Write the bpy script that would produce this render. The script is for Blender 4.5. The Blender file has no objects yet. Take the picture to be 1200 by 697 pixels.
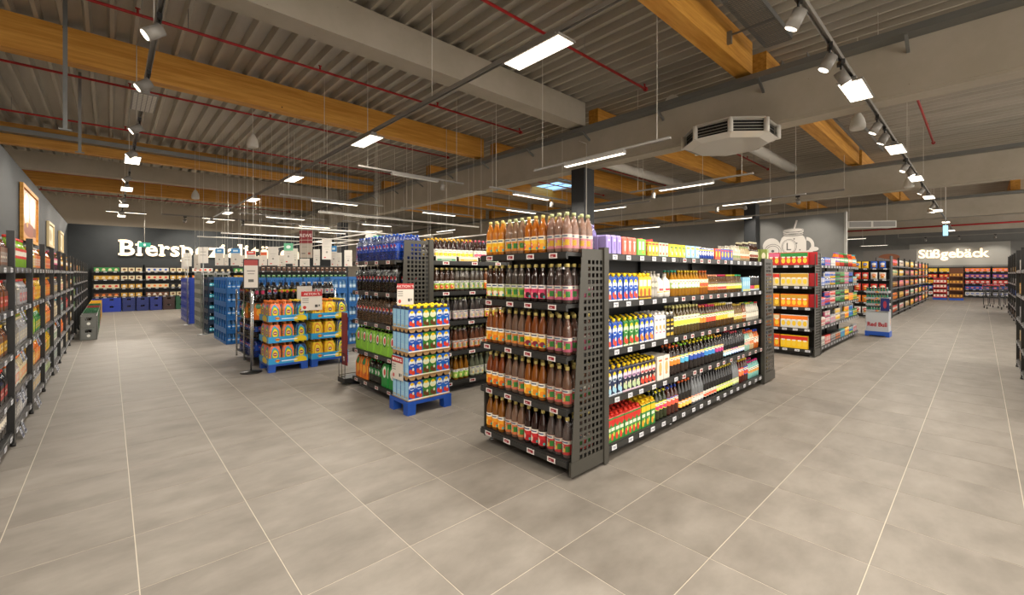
import bpy, math, random
from mathutils import Vector, Matrix
import numpy as np
random.seed(7)
PI = math.pi
SC = bpy.context.scene
COL = SC.collection
# ------------------------------------------------------------------ camera
CAM_H = 1.6
FPX = 509.0
HZ = 320.7
YAW = math.atan2(550.0, 509.0)
camd = bpy.data.cameras.new('camera')
cam = bpy.data.objects.new('camera', camd)
COL.objects.link(cam)
cam.location = (0, 0, CAM_H)
cam.rotation_euler = (PI / 2, 0, YAW - PI / 2)
camd.sensor_width = 36
camd.lens = FPX / 1200 * 36
camd.shift_y = -(348.5 - HZ) / 1200
camd.clip_start = 0.05
camd.clip_end = 200
SC.camera = cam
# ------------------------------------------------------------------ world, exposure
w = bpy.data.worlds.new('world')
SC.world = w
w.use_nodes = True
w.node_tree.nodes['Background'].inputs[0].default_value = (1.0, 0.93, 0.84, 1)
w.node_tree.nodes['Background'].inputs[1].default_value = 2.2
SC.view_settings.view_transform = 'Standard'
SC.view_settings.look = 'None'
SC.view_settings.gamma = 1.0
SC.view_settings.use_curve_mapping = False
SC.view_settings.exposure = 0.45
PANEL_W = 70.0      # watts of a track panel
LINEAR_W = 34.0     # watts of a linear lamp
WARM = (1.0, 0.91, 0.79)
CA, SA = math.cos(YAW), math.sin(YAW)


def at(px, py, z):
    """floor-plan point at height z that a sight line of the survey passes through"""
    Z = FPX * (CAM_H - z) / (py - HZ)
    X = (px - 600) / FPX * Z
    return (Z * CA + X * SA, Z * SA - X * CA, z)


# ------------------------------------------------------------------ materials
def lin(h):
    if not isinstance(h, str):
        return tuple(h)[:3] + (1,)
    h = h.lstrip('#')
    if len(h) == 3:
        h = ''.join(c * 2 for c in h)
    o = []
    for i in (0, 2, 4):
        c = int(h[i:i + 2], 16) / 255
        o.append(c / 12.92 if c <= 0.04045 else ((c + 0.055) / 1.055) ** 2.4)
    return tuple(o) + (1,)


_M = {}


def mat(name, col='808080', rough=0.5, metal=0.0, emit=0.0, trans=0.0, spec=0.5):
    if name in _M:
        return _M[name]
    m = bpy.data.materials.new(name)
    m.use_nodes = True
    b = m.node_tree.nodes['Principled BSDF']
    b.inputs['Base Color'].default_value = lin(col)
    b.inputs['Roughness'].default_value = rough
    b.inputs['Metallic'].default_value = metal
    b.inputs['Specular IOR Level'].default_value = spec
    if emit:
        b.inputs['Emission Color'].default_value = lin(col)
        b.inputs['Emission Strength'].default_value = emit
    if trans:
        b.inputs['Transmission Weight'].default_value = trans
    m.diffuse_color = lin(col)
    _M[name] = m
    return m


def sol(col, rough=0.45):
    return mat('plain_' + col + '_' + str(rough), col, rough)


def P(base, *layers, rep=1, rough=0.4, noise=None):
    """printed surface: flat shapes in the UV square. r/e/d = rectangle, ellipse, diamond: (kind, cx, cy, w, h, colour)"""
    key = ('P', base, layers, rep, rough)
    if key in _M:
        return _M[key]
    m = bpy.data.materials.new('print')
    m.use_nodes = True
    nt = m.node_tree
    N, L = nt.nodes, nt.links
    b = N['Principled BSDF']
    b.inputs['Roughness'].default_value = rough
    uv = N.new('ShaderNodeTexCoord')
    src = uv.outputs['UV']
    if rep != 1:
        sc = N.new('ShaderNodeVectorMath'); sc.operation = 'MULTIPLY'
        L.new(src, sc.inputs[0]); sc.inputs[1].default_value = (rep, 1, 1)
        fr = N.new('ShaderNodeVectorMath'); fr.operation = 'FRACTION'
        L.new(sc.outputs[0], fr.inputs[0]); src = fr.outputs[0]
    cur = None
    for k, cx, cy, ww, hh, c in layers:
        s = N.new('ShaderNodeVectorMath'); s.operation = 'SUBTRACT'
        L.new(src, s.inputs[0]); s.inputs[1].default_value = (cx, cy, 0)
        d = N.new('ShaderNodeVectorMath'); d.operation = 'MULTIPLY'
        L.new(s.outputs[0], d.inputs[0]); d.inputs[1].default_value = (2 / ww, 2 / hh, 0)
        if k == 'e':
            ln = N.new('ShaderNodeVectorMath'); ln.operation = 'LENGTH'
            L.new(d.outputs[0], ln.inputs[0]); val = ln.outputs['Value']
        else:
            a = N.new('ShaderNodeVectorMath'); a.operation = 'ABSOLUTE'
            L.new(d.outputs[0], a.inputs[0])
            sx = N.new('ShaderNodeSeparateXYZ'); L.new(a.outputs[0], sx.inputs[0])
            mx = N.new('ShaderNodeMath'); mx.operation = 'MAXIMUM' if k == 'r' else 'ADD'
            L.new(sx.outputs[0], mx.inputs[0]); L.new(sx.outputs[1], mx.inputs[1]); val = mx.outputs[0]
        lt = N.new('ShaderNodeMath'); lt.operation = 'LESS_THAN'
        L.new(val, lt.inputs[0]); lt.inputs[1].default_value = 1.0
        mi = N.new('ShaderNodeMix'); mi.data_type = 'RGBA'
        L.new(lt.outputs[0], mi.inputs[0])
        if cur is None:
            mi.inputs[6].default_value = lin(base)
        else:
            L.new(cur, mi.inputs[6])
        mi.inputs[7].default_value = lin(c)
        cur = mi.outputs[2]
    if cur is None:
        b.inputs['Base Color'].default_value = lin(base)
    else:
        L.new(cur, b.inputs['Base Color'])
    _M[key] = m
    return m


def node_mat(name, c1, c2, scale=(1, 1, 1), nscale=3.0, detail=5, rough=0.5, bump=0.0, c3=None, spots=None, rnd=0.0, lo=0.35, hi=0.65, rlo=None):
    if name in _M:
        return _M[name]
    m = bpy.data.materials.new(name)
    m.use_nodes = True
    nt = m.node_tree
    N, L = nt.nodes, nt.links
    b = N['Principled BSDF']
    b.inputs['Roughness'].default_value = rough
    g = N.new('ShaderNodeNewGeometry')
    mp = N.new('ShaderNodeMapping'); mp.inputs['Scale'].default_value = scale
    L.new(g.outputs['Position'], mp.inputs[0])
    src = mp.outputs[0]
    if rnd:
        oi = N.new('ShaderNodeObjectInfo')
        ml = N.new('ShaderNodeVectorMath'); ml.operation = 'SCALE'
        cb = N.new('ShaderNodeCombineXYZ')
        L.new(oi.outputs['Random'], cb.inputs[0]); L.new(oi.outputs['Random'], cb.inputs[1])
        L.new(cb.outputs[0], ml.inputs[0]); ml.inputs['Scale'].default_value = 37.0
        ad = N.new('ShaderNodeVectorMath'); L.new(src, ad.inputs[0]); L.new(ml.outputs[0], ad.inputs[1]); src = ad.outputs[0]
    n = N.new('ShaderNodeTexNoise'); n.inputs['Scale'].default_value = nscale; n.inputs['Detail'].default_value = detail
    n.inputs['Roughness'].default_value = 0.6
    L.new(src, n.inputs['Vector'])
    cr = N.new('ShaderNodeValToRGB')
    cr.color_ramp.elements[0].position = lo; cr.color_ramp.elements[0].color = lin(c1)
    cr.color_ramp.elements[1].position = hi; cr.color_ramp.elements[1].color = lin(c2)
    L.new(n.outputs[0], cr.inputs[0])
    out = cr.outputs[0]
    if spots:
        v = N.new('ShaderNodeTexVoronoi'); v.inputs['Scale'].default_value = spots[0]
        L.new(g.outputs['Position'], v.inputs['Vector'])
        lt = N.new('ShaderNodeMath'); lt.operation = 'LESS_THAN'; lt.inputs[1].default_value = spots[1]
        L.new(v.outputs['Distance'], lt.inputs[0])
        mi = N.new('ShaderNodeMix'); mi.data_type = 'RGBA'
        L.new(lt.outputs[0], mi.inputs[0]); L.new(out, mi.inputs[6]); mi.inputs[7].default_value = lin(spots[2]); out = mi.outputs[2]
    if rnd:
        hs = N.new('ShaderNodeHueSaturation')
        mr = N.new('ShaderNodeMapRange'); mr.inputs[3].default_value = 1 - rnd; mr.inputs[4].default_value = 1 + rnd
        L.new(oi.outputs['Random'], mr.inputs[0]); L.new(mr.outputs[0], hs.inputs['Value']); L.new(out, hs.inputs['Color']); out = hs.outputs[0]
    L.new(out, b.inputs['Base Color'])
    if rlo is not None:
        mr = N.new('ShaderNodeMapRange'); mr.inputs[3].default_value = rlo; mr.inputs[4].default_value = rough
        L.new(n.outputs[0], mr.inputs[0]); L.new(mr.outputs[0], b.inputs['Roughness'])
    if bump:
        bp = N.new('ShaderNodeBump'); bp.inputs['Strength'].default_value = bump; bp.inputs['Distance'].default_value = 0.01
        L.new(n.outputs[0], bp.inputs['Height']); L.new(bp.outputs[0], b.inputs['Normal'])
    _M[name] = m
    return m


TILE = node_mat('floor_tile', '6a645c', '88827a', nscale=2.0, detail=9, rough=0.66, rnd=0.035, lo=0.3, hi=0.72, rlo=0.5, scale=(1, 1.7, 1))
GROUT = mat('grout', 'b9b0a0', 0.6)
WOOD = node_mat('glulam', 'bf8128', 'dba045', scale=(0.5, 6, 9), nscale=2.2, rough=0.55, spots=(2.1, 0.045, '6b3d14'))
CONC = node_mat('concrete', 'aca392', 'b6ad9d', nscale=1.5, rough=0.8, spots=(6, 0.03, '6f665a'))
DECK = node_mat('deck_sheet', 'a59e90', 'b9b2a5', nscale=0.8, rough=0.42, scale=(3, 0.4, 1))
WALLB = node_mat('wall_beige', 'bcb2a2', 'c4baaa', nscale=0.6, rough=0.85)
WALLD = node_mat('wall_dark', '25292b', '2a2e30', nscale=2, rough=0.7)
WALLG = node_mat('wall_grey', '6d6d6a', '757572', nscale=1.2, rough=0.55)
BLACK = mat('black_metal', '1d1d1c', 0.42)
SHELF = mat('shelf_grey', '2b2b2a', 0.4)
RAIL = mat('price_rail_grey', '2e2e2d', 0.35)
PERF = mat('perforated_panel', '45433d', 0.42, 0.2)
GALV = mat('galvanised', '8a8c8b', 0.4, 0.7)
WHITE = mat('white_paint', 'd8d4cb', 0.5)
REDP = mat('red_pipe', 'a81e20', 0.4)
LAMPG = mat('lamp_grey', '8b8781', 0.4)
CHROME = mat('chrome', 'c8c8c8', 0.2, 0.9)
GLOW = mat('lamp_glow', 'fff3de', 0.5, emit=3.2)
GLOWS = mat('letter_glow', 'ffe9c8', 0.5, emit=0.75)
SKYB = mat('skylight_glow', '8fc4f5', 0.5, emit=1.4)
OFFP = mat('panel_off', 'e6e2da', 0.4)


def film_mat(name, tint='ffffff', a=0.30):
    if name in _M:
        return _M[name]
    m = bpy.data.materials.new(name); m.use_nodes = True
    nt = m.node_tree; N, L = nt.nodes, nt.links
    N.remove(N['Principled BSDF'])
    t = N.new('ShaderNodeBsdfTransparent'); gl = N.new('ShaderNodeBsdfPrincipled')
    gl.inputs['Base Color'].default_value = lin('1c1c1c' if tint == 'ffffff' else tint); gl.inputs['Roughness'].default_value = 0.14; gl.inputs['Specular IOR Level'].default_value = 1.0
    g = N.new('ShaderNodeNewGeometry'); n = N.new('ShaderNodeTexNoise'); n.inputs['Scale'].default_value = 14; n.inputs['Detail'].default_value = 1
    L.new(g.outputs['Position'], n.inputs['Vector'])
    bp = N.new('ShaderNodeBump'); bp.inputs['Strength'].default_value = 0.6; bp.inputs['Distance'].default_value = 0.02
    L.new(n.outputs[0], bp.inputs['Height']); L.new(bp.outputs[0], gl.inputs['Normal'])
    mr = N.new('ShaderNodeMapRange'); mr.inputs[1].default_value = 0.35; mr.inputs[2].default_value = 0.7; mr.inputs[3].default_value = a * 0.7; mr.inputs[4].default_value = a * 1.2
    L.new(n.outputs[0], mr.inputs[0])
    mx = N.new('ShaderNodeMixShader'); L.new(mr.outputs[0], mx.inputs[0]); L.new(t.outputs[0], mx.inputs[1]); L.new(gl.outputs[0], mx.inputs[2])
    L.new(mx.outputs[0], N['Material Output'].inputs[0])
    _M[name] = m
    return m


FILM = film_mat('clear_film', a=0.2)


# ------------------------------------------------------------------ mesh builder
class MB:
    def __init__(s):
        s.v = []; s.f = []; s.m = []; s.uv = []; s.sm = []

    def face(s, idx, mi=0, uv=None, sm=False):
        s.f.append(tuple(idx)); s.m.append(mi)
        s.uv.append(uv if uv else [(0, 0), (1, 0), (1, 1), (0, 1)][:len(idx)] if len(idx) <= 4 else [(0, 0)] * len(idx))
        s.sm.append(sm)

    def quad(s, a, b, c, d, mi=0, uv=None):
        n = len(s.v); s.v += [a, b, c, d]; s.face((n, n + 1, n + 2, n + 3), mi, uv)
        return s

    def box(s, x0, x1, y0, y1, z0, z1, mi=0, skip='', mf=None):
        """mf: material of the -y face"""
        n = len(s.v)
        s.v += [(x0, y0, z0), (x1, y0, z0), (x1, y1, z0), (x0, y1, z0), (x0, y0, z1), (x1, y0, z1), (x1, y1, z1), (x0, y1, z1)]
        for k, q in (('f', (0, 1, 5, 4)), ('r', (1, 2, 6, 5)), ('b', (2, 3, 7, 6)), ('l', (3, 0, 4, 7)), ('t', (4, 5, 6, 7)), ('u', (3, 2, 1, 0))):
            if k not in skip:
                s.face([n + i for i in q], mf if (k == 'f' and mf is not None) else mi)
        return s

    def tube(s, p, q, r, seg=8, mi=0, cap=True):
        p = Vector(p); q = Vector(q); d = (q - p).normalized()
        a = Vector((0, 0, 1)) if abs(d.z) < 0.9 else Vector((1, 0, 0))
        u = d.cross(a).normalized(); w_ = d.cross(u)
        n = len(s.v)
        for c in (p, q):
            for i in range(seg):
                t = 2 * PI * i / seg
                s.v.append(tuple(c + u * (r * math.cos(t)) + w_ * (r * math.sin(t))))
        for i in range(seg):
            j = (i + 1) % seg
            s.face((n + i, n + j, n + seg + j, n + seg + i), mi, None, True)
        if cap:
            s.face([n + i for i in range(seg)][::-1], mi); s.face([n + seg + i for i in range(seg)], mi)
        return s

    def lathe(s, prof, seg=12, mi=0, x=0, y=0, z=0, cap=True, flat=False):
        n = len(s.v)
        for r, h in prof:
            for i in range(seg):
                t = 2 * PI * i / seg
                s.v.append((x + r * math.cos(t), y + r * math.sin(t), z + h))
        K = len(prof); z0 = prof[0][1]; dz = (prof[-1][1] - z0) or 1
        for k in range(K - 1):
            mk = mi[k] if isinstance(mi, (list, tuple)) else mi
            va, vb = (prof[k][1] - z0) / dz, (prof[k + 1][1] - z0) / dz
            for i in range(seg):
                j = (i + 1) % seg
                u0, u1 = i / seg, (i + 1) / seg
                s.face((n + k * seg + i, n + k * seg + j, n + (k + 1) * seg + j, n + (k + 1) * seg + i), mk, [(u0, va), (u1, va), (u1, vb), (u0, vb)], not flat)
        if cap:
            s.face([n + i for i in range(seg)][::-1], mi[0] if isinstance(mi, (list, tuple)) else mi)
            s.face([n + (K - 1) * seg + i for i in range(seg)], mi[-1] if isinstance(mi, (list, tuple)) else mi)
        return s

    def prism(s, pts, y0, y1, mi=0):
        """outline pts (x, z) counter-clockwise seen from -y, extruded y0..y1"""
        n = len(s.v); k = len(pts)
        s.v += [(x, y0, z) for x, z in pts] + [(x, y1, z) for x, z in pts]
        s.face(range(n, n + k), mi, [(0, 0)] * k); s.face([n + k + i for i in range(k)][::-1], mi, [(0, 0)] * k)
        for i in range(k):
            j = (i + 1) % k
            s.face((n + j, n + i, n + k + i, n + k + j), mi)
        return s

    def mesh(s, name, mats):
        me = bpy.data.meshes.new(name)
        me.from_pydata([tuple(p) for p in s.v], [], s.f)
        for m_ in (mats if isinstance(mats, (list, tuple)) else [mats]):
            me.materials.append(m_)
        me.polygons.foreach_set('material_index', s.m)
        me.polygons.foreach_set('use_smooth', s.sm)
        ul = me.uv_layers.new(name='uv')
        fl = [c for u in s.uv for p in u for c in p]
        ul.data.foreach_set('uv', fl)
        me.update()
        return me

    def build(s, name, mats, parent=None, loc=None, rz=0.0, **tags):
        return put(name, s.mesh(name, mats), parent, loc, rz, **tags)


def put(name, me, parent=None, loc=None, rz=0.0, label=None, cat=None, group=None, kind=None):
    o = bpy.data.objects.new(name, me)
    COL.objects.link(o)
    if parent is not None:
        o.parent = parent
    if loc is not None:
        o.location = loc
    if rz:
        o.rotation_euler = (0, 0, rz)
    if label: o['label'] = label
    if cat: o['category'] = cat
    if group: o['group'] = group
    if kind: o['kind'] = kind
    return o


def bx(name, m, x0, x1, y0, y1, z0, z1, parent=None, **k):
    return MB().box(x0, x1, y0, y1, z0, z1).build(name, m, parent, **k)


def text_mesh(body, size, depth, m, offset=0.0, align='CENTER'):
    c = bpy.data.curves.new('lettering', 'FONT')
    c.body = body; c.size = size; c.extrude = depth; c.offset = offset; c.align_x = align; c.resolution_u = 3
    o = bpy.data.objects.new('lettering', c); COL.objects.link(o)
    dg = bpy.context.evaluated_depsgraph_get()
    me = bpy.data.meshes.new_from_object(o.evaluated_get(dg))
    bpy.data.objects.remove(o); bpy.data.curves.remove(c)
    me.transform(Matrix.Rotation(PI / 2, 4, 'X'))
    me.materials.clear(); me.materials.append(m)
    return me


def writing(body, size, m, parent, loc, rz=0.0, depth=0.002, offset=0.0, name='lettering', align='CENTER'):
    return put(name, text_mesh(body, size, depth, m, offset, align), parent, loc, rz)
# ================================================================== THE BUILDING
# ---- floor: square tiles with pale joints
TX, TY, OX, OY, GAP = 0.5915, 0.62, 0.11, 1.66, 0.005


def in_view(x, y, z=0.0, mg=0):
    Z = x * CA + y * SA
    if Z < 0.3:
        return None
    X = x * SA - y * CA
    px, py = 600 + FPX * X / Z, HZ - FPX * (z - CAM_H) / Z
    return Z if -mg < px < 1200 + mg and py < 697 + mg else None


floor = bx('floor', GROUT, -6, 43.6, -9, 33.2, -0.12, -0.0012, kind='structure')
cells = []
for i in range(-11, 74):
    for j in range(-17, 51):
        x, y = OX + (i + 0.5) * TX, OY + (j + 0.5) * TY
        if x < -6 or y > 33 or y < -8.8:
            continue
        Z = in_view(x, y, 0, 60)
        hid = (2.9 < x < 7.2 and 2.3 < y < 3.1) or x < -1.0
        cells.append((Z if (Z and not hid) else 999 + math.hypot(x, y), x, y))
cells.sort()
tm = MB().box(-TX / 2 + GAP / 2, TX / 2 - GAP / 2, -TY / 2 + GAP / 2, TY / 2 - GAP / 2, -0.03, 0, skip='u').mesh('tile', TILE)
for Z, x, y in cells[:300]:
    put('tile', tm, floor, (x, y, 0))
far = MB()
for Z, x, y in cells[300:]:
    far.box(x - TX / 2 + GAP / 2, x + TX / 2 - GAP / 2, y - TY / 2 + GAP / 2, y + TY / 2 - GAP / 2, -0.03, 0, skip='u')
far.build('far_tile', TILE, floor, kind='stuff')

# ---- ceiling: trapezoidal steel deck, ribs along y
ZD = 5.75
ZR = ZD + .11
d = MB()
pitch = 0.30
x = -6.0
while x < 43.6:
    for (a, za, b, zb) in ((0, 0, .05, 0), (.05, 0, .085, .12), (.085, .12, .265, .12), (.265, .12, .30, 0)):
        d.quad((x + a, -9, ZD + za), (x + a, 33.2, ZD + za), (x + b, 33.2, ZD + zb), (x + b, -9, ZD + zb))
    x += pitch
ceil = d.build('ceiling', DECK, kind='structure')
MB().box(-6, 43.6, -9, 33.2, 5.9, 6.0).build('roof_slab', CONC, ceil)


def skylight(n, x0, x1, y0, y1):
    o = MB().box(x0, x1, y0, y1, ZD - 0.03, ZD - 0.01).build('window_%d' % n, SKYB, kind='structure')
    f = MB()
    for a in (x0 - .08, x1): f.box(a, a + .08, y0 - .08, y1 + .08, ZD - .1, ZD + .0)
    for b in (y0 - .08, y1): f.box(x0, x1, b, b + .08, ZD - .1, ZD + .0)
    f.box((x0 + x1) / 2 - .03, (x0 + x1) / 2 + .03, y0, y1, ZD - .06, ZD - .031)
    f.build('window_frame', WHITE, o)


skylight(1, 14.5, 15.9, 12.7, 15.4)
skylight(2, 33.0, 34.2, -5.0, 0.3)

# ---- main concrete beams along y
for k, xb in enumerate((8.5, 18.0, 28.2, 37.6)):
    b = MB()
    b.box(xb, xb + .4, -9, 33.2, 4.24, 5.15)
    b.box(xb + .02, xb + .38, -9, 33.2, 4.2, 4.24)
    o = b.build('ceiling_beam', CONC, kind='structure')
    t = MB()
    t.box(xb - .27, xb - .25, -9, 33, 5.0, 5.09).box(xb - .03, xb - .01, -9, 33, 5.0, 5.09).box(xb - .27, xb - .01, -9, 33, 4.995, 5.0)
    t.build('cable_tray', GALV, o)
    if k == 0:
        br = MB()
        y = -5.0
        while y < 32:
            br.prism([(xb - .3, 4.96), (xb - .005, 4.80), (xb - .005, 4.84), (xb - .3, 4.995)][::1], y, y + .04)
            y += 1.9
        br.build('bracket', GALV, o)
        c = MB().box(xb + .42, xb + .47, -9, 33, 4.24, 4.31)
        y = -6.0
        while y < 32:
            c.box(xb + .40, xb + .45, y, y + .05, 4.29, 4.36); y += 1.2
        c.build('cable_duct', BLACK, o)

# ---- purlins along x (glulam and concrete)
PUR = [(2.92, WOOD, 0), (6.72, CONC, 0), (10.55, WOOD, 0), (18.2, WOOD, 0), (22.05, CONC, 0), (25.95, WOOD, 0), (-3.4, WOOD, 0)]
for y, m_, _ in PUR:
    hw = .13 if m_ is WOOD else .2
    b = MB().box(-6, 8.46, y - hw, y + hw, 5.17, ZD - .005, 0)
    b.build('ceiling_beam', m_, kind='structure')
for xs, xe in ((8.95, 17.95), (18.45, 28.15), (28.65, 37.55)):
    for y in (-1.0 + .0, 2.85, 6.65, 10.55, 14.4, 18.2, 22.05):
        if y == -1.0 and xs < 28: continue
        b = MB().box(xs, xe, y - .14, y + .14, 5.17, ZD - .005)
        b.build('ceiling_beam', WOOD, kind='structure')
# round ducts in the second bay
for y in (4.6, 8.6):
    MB().tube((9.0, y, 5.35), (17.9, y, 5.35), .16, 14).build('air_duct', WHITE, label='%s white round air duct under the deck behind the first concrete beam' % ('nearer' if y < 5 else 'farther'), cat='air duct', group='round air ducts')

# ---- walls
bx('wall_left', WALLD, -1.42, -1.28, 3.0, 25.6, 0, 3.66, kind='structure')
bx('wall_back', WALLD, -1.3, 9.6, 25.62, 25.78, 0, 3.68, kind='structure')
bx('wall_rear', WALLB, -6, 43.6, 33.2, 33.4, 0, 5.9, kind='structure')
bx('wall_outer', WALLB, -6.2, -6, -9, 33.2, 0, 5.9, kind='structure')
bx('wall_end', WALLG, 43.4, 43.6, -9, 33.2, 0, 5.9, kind='structure')
mw = bx('wall_mural', WALLG, 18.05, 18.2, 3.1, 16.0, 0, 3.66, kind='structure')
bx('trim_1', mat('trim_light', '9b9a94', .5), 18.03, 18.22, 3.06, 3.12, 0, 3.68, kind='structure')
bx('wall_panel', WALLG, 43.2, 43.38, -6.5, 8.0, 0, 3.75, kind='structure')
bx('trim_2', mat('trim_light', '9b9a94', .5), 43.19, 43.2, -1.3, 3.6, 2.2, 3.75, kind='structure')
# columns
COLM = mat('column_dark', '25282b', .5)
for (x, y, z) in ((8.7, 6.79, 4.2), (8.7, 22.1, 4.2), (17.75, 5.88, 4.2), (28.4, 6.79, 4.2)):
    MB().box(x - .2, x + .2, y - .2, y + .2, 0, z).build('column', COLM, kind='structure')
MB().tube((8.47, 6.5, 3.0), (8.47, 6.5, 4.75), .012, 6).tube((8.47, 6.5, 4.75), (8.47, 6.72, 4.86), .012, 6).build('conduit', WHITE, kind='structure')

# ---- red sprinkler pipes
RUNS = [(4.72, -6, 8.2), (8.45, -6, 8.2), (11.9, -6, 8.2), (15.45, -6, 8.2), (23.8, -6, 8.2), (29.0, -6, 8.2)]
RUNS2 = [(0.95, 9.3, 17.7), (5.3, 9.3, 17.7), (9.3, 9.3, 17.7), (12.5, 9.3, 17.7), (-2.6, 2.0, 8.2)]
NM = ['first', 'second', 'third', 'fourth', 'fifth', 'sixth']
for i, (y, a, b_) in enumerate(RUNS + RUNS2):
    t = MB().tube((a, y, 5.42), (b_, y, 5.42), .024, 8)
    where = ('%s red pipe under the ribbed ceiling left of the concrete beam, counted from the camera' % NM[i]) if i < 6 else ('red pipe under the ceiling beyond the concrete beam, %s from the right' % NM[i - 6])
    o = t.build('sprinkler_pipe', REDP, label=where, cat='pipe', group='red sprinkler pipes')
    x = a + 1.1
    while x < b_:
        MB().tube((x, y, 5.44), (x, y, 5.51), .016, 6).tube((x - .03, y, 5.51), (x + .03, y, 5.51), .012, 5).build('sprinkler_head', REDP, o)
        MB().tube((x + .6, y, 5.44), (x + .6, y, ZD), .005, 4).build('hanger', GALV, o)
        x += 2.6
    MB().tube((b_ - .1, y, 5.42), (b_ - .04, y, 5.42), .045, 8).build('flange', REDP, o)
MB().tube((36.5, -8, 4.45), (36.5, 9, 4.45), .05, 8).build('sprinkler_main', REDP, label='long horizontal red pipe crossing the far end of the right aisle', cat='pipe')

# ---- mesh cable tray beside the front glulam beam
t = MB()
for yy in (2.1, 2.5):
    t.box(-1, 8.2, yy, yy + .012, 5.45, 5.54)
x = -1.0
while x < 8.2:
    t.box(x, x + .018, 2.11, 2.5, 5.45, 5.456); x += .05
for k in range(9):
    yy = 2.13 + k * .045
    t.box(-1, 8.2, yy, yy + .006, 5.456, 5.462)
tr = t.build('cable_tray', GALV, label='perforated metal cable tray beside the nearest wooden beam', cat='cable tray')
for x in (2.2, 3.9, 5.6, 7.3):
    MB().box(x, x + .05, 2.72, 2.79, 5.3, 5.5).box(x + .01, x + .03, 2.1, 2.74, 5.42, 5.445).build('bracket', GALV, tr)
t = MB()
for yy in (2.1, 2.5):
    t.box(9.1, 17.9, yy, yy + .012, 5.45, 5.54)
x = 9.1
while x < 17.9:
    t.box(x, x + .03, 2.11, 2.5, 5.45, 5.456); x += .12
t.build('cable_tray', GALV, label='second metal cable tray beside the wooden beam right of the air unit', cat='cable tray')
MB().box(-6, 8.3, 17.7, 17.72, 5.42, 5.54).box(-6, 8.3, 17.95, 17.97, 5.42, 5.5).box(-6, 8.3, 17.7, 17.97, 5.41, 5.42).build('cable_tray', GALV, label='grey cable tray hung along the third wooden beam at left', cat='cable tray')
MB().box(37.65, 37.9, -8, 9, 5.15, 5.24).build('cable_tray', GALV, label='grey cable tray on top of the farthest concrete beam', cat='cable tray')


# ================================================================== LAMPS
def area(name, parent, loc, sx, sy, watts, rot=(0, 0, 0)):
    l = bpy.data.lights.new(name, 'AREA'); l.shape = 'RECTANGLE'; l.size = sx; l.size_y = sy
    l.energy = watts; l.color = WARM
    o = bpy.data.objects.new(name, l); COL.objects.link(o); o.parent = parent; o.location = loc; o.rotation_euler = rot
    return o


ZL = 4.0


def panel_light(x, y, along, label, on=True, L=0.85, W=0.27):
    t = put('panel_light', None, None, (x, y, ZL), 0 if along == 'x' else PI / 2, label=label, cat='ceiling lamp', group='rectangular track lamps')
    MB().box(-L / 2, L / 2, -W / 2, W / 2, .0, .02).box(-.3, .3, -.05, .05, .02, .10).build('housing', LAMPG, t)
    g = MB()
    nx, ny = 14, 5
    for i in range(nx):
        for j in range(ny):
            x0 = -L / 2 + .015 + i * (L - .03) / nx; y0 = -W / 2 + .012 + j * (W - .024) / ny
            g.quad((x0 + .004, y0 + .004, -.004), (x0 + .004, y0 + (W - .024) / ny - .004, -.004), (x0 + (L - .03) / nx - .004, y0 + (W - .024) / ny - .004, -.004), (x0 + (L - .03) / nx - .004, y0 + .004, -.004))
    g.build('diffuser', GLOW if on else OFFP, t)
    if on:
        area('lamp_light', t, (0, 0, -.02), L * .9, W * .9, PANEL_W)
    return t


def track(pts0, pts1, label, rods=()):
    a, b_ = Vector(pts0), Vector(pts1)
    dv = (b_ - a).normalized(); sd = Vector((-dv.y, dv.x, 0))
    m_ = MB()
    for off, w_ in ((-.022, .008), (.022, .008)):
        p = a + sd * off; q = b_ + sd * off
        m_.box(min(p.x, q.x) - w_ / 2, max(p.x, q.x) + w_ / 2, min(p.y, q.y) - w_ / 2, max(p.y, q.y) + w_ / 2, a.z, a.z + .05)
    m_.box(min(a.x, b_.x) - .02, max(a.x, b_.x) + .02, min(a.y, b_.y) - .02, max(a.y, b_.y) + .02, a.z + .04, a.z + .055)
    o = m_.build('light_track', LAMPG, label=label, cat='light track')
    for x, y in rods:
        MB().tube((x, y, a.z + .05), (x, y, ZR), .006, 5).build('hanging_rod', WHITE, o)
    return o


track((.35, -4, 4.1), (.35, 25, 4.1), 'grey light track running over the left aisle', [(.35, y) for y in (2, 6.1, 10.3, 14.4, 18.5, 22.7)])
track((3.42, -4, 4.1), (3.42, 25, 4.1), 'grey light track running diagonally above the soda displays', [(3.42, y) for y in (5.4, 9.7, 13.9, 18.2, 22.3)])
track((-3, 1.12, 4.1), (36, 1.12, 4.1), 'grey light track running over the right aisle', [(x, 1.12) for x in (3, 9.0, 13.0, 17, 21, 25)])
ORD = ['nearest', 'second', 'third', 'fourth', 'fifth', 'sixth', 'seventh', 'eighth', 'farthest']
for i, y in enumerate((-1.0, 3.9, 8.0, 12.2, 16.5, 20.5, 24.3)):
    panel_light(.35, y, 'y', '%s %s panel on the track over the left aisle' % (ORD[i], 'unlit white' if i == 2 else 'glowing rectangular'), on=(i != 2))
for i, y in enumerate((-1.0, 3.29, 7.58, 11.85, 16.1, 20.3, 24.3)):
    panel_light(3.42, y, 'y', '%s glowing rectangular panel on the track above the soda displays' % ORD[i])
for i, x in enumerate((-1.5, 3.0, 7.2, 11.15, 14.95, 18.9, 23.1, 28.6, 34.4)):
    panel_light(x, 1.12, 'x', '%s glowing rectangular panel on the track over the right aisle' % ORD[i])


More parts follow.
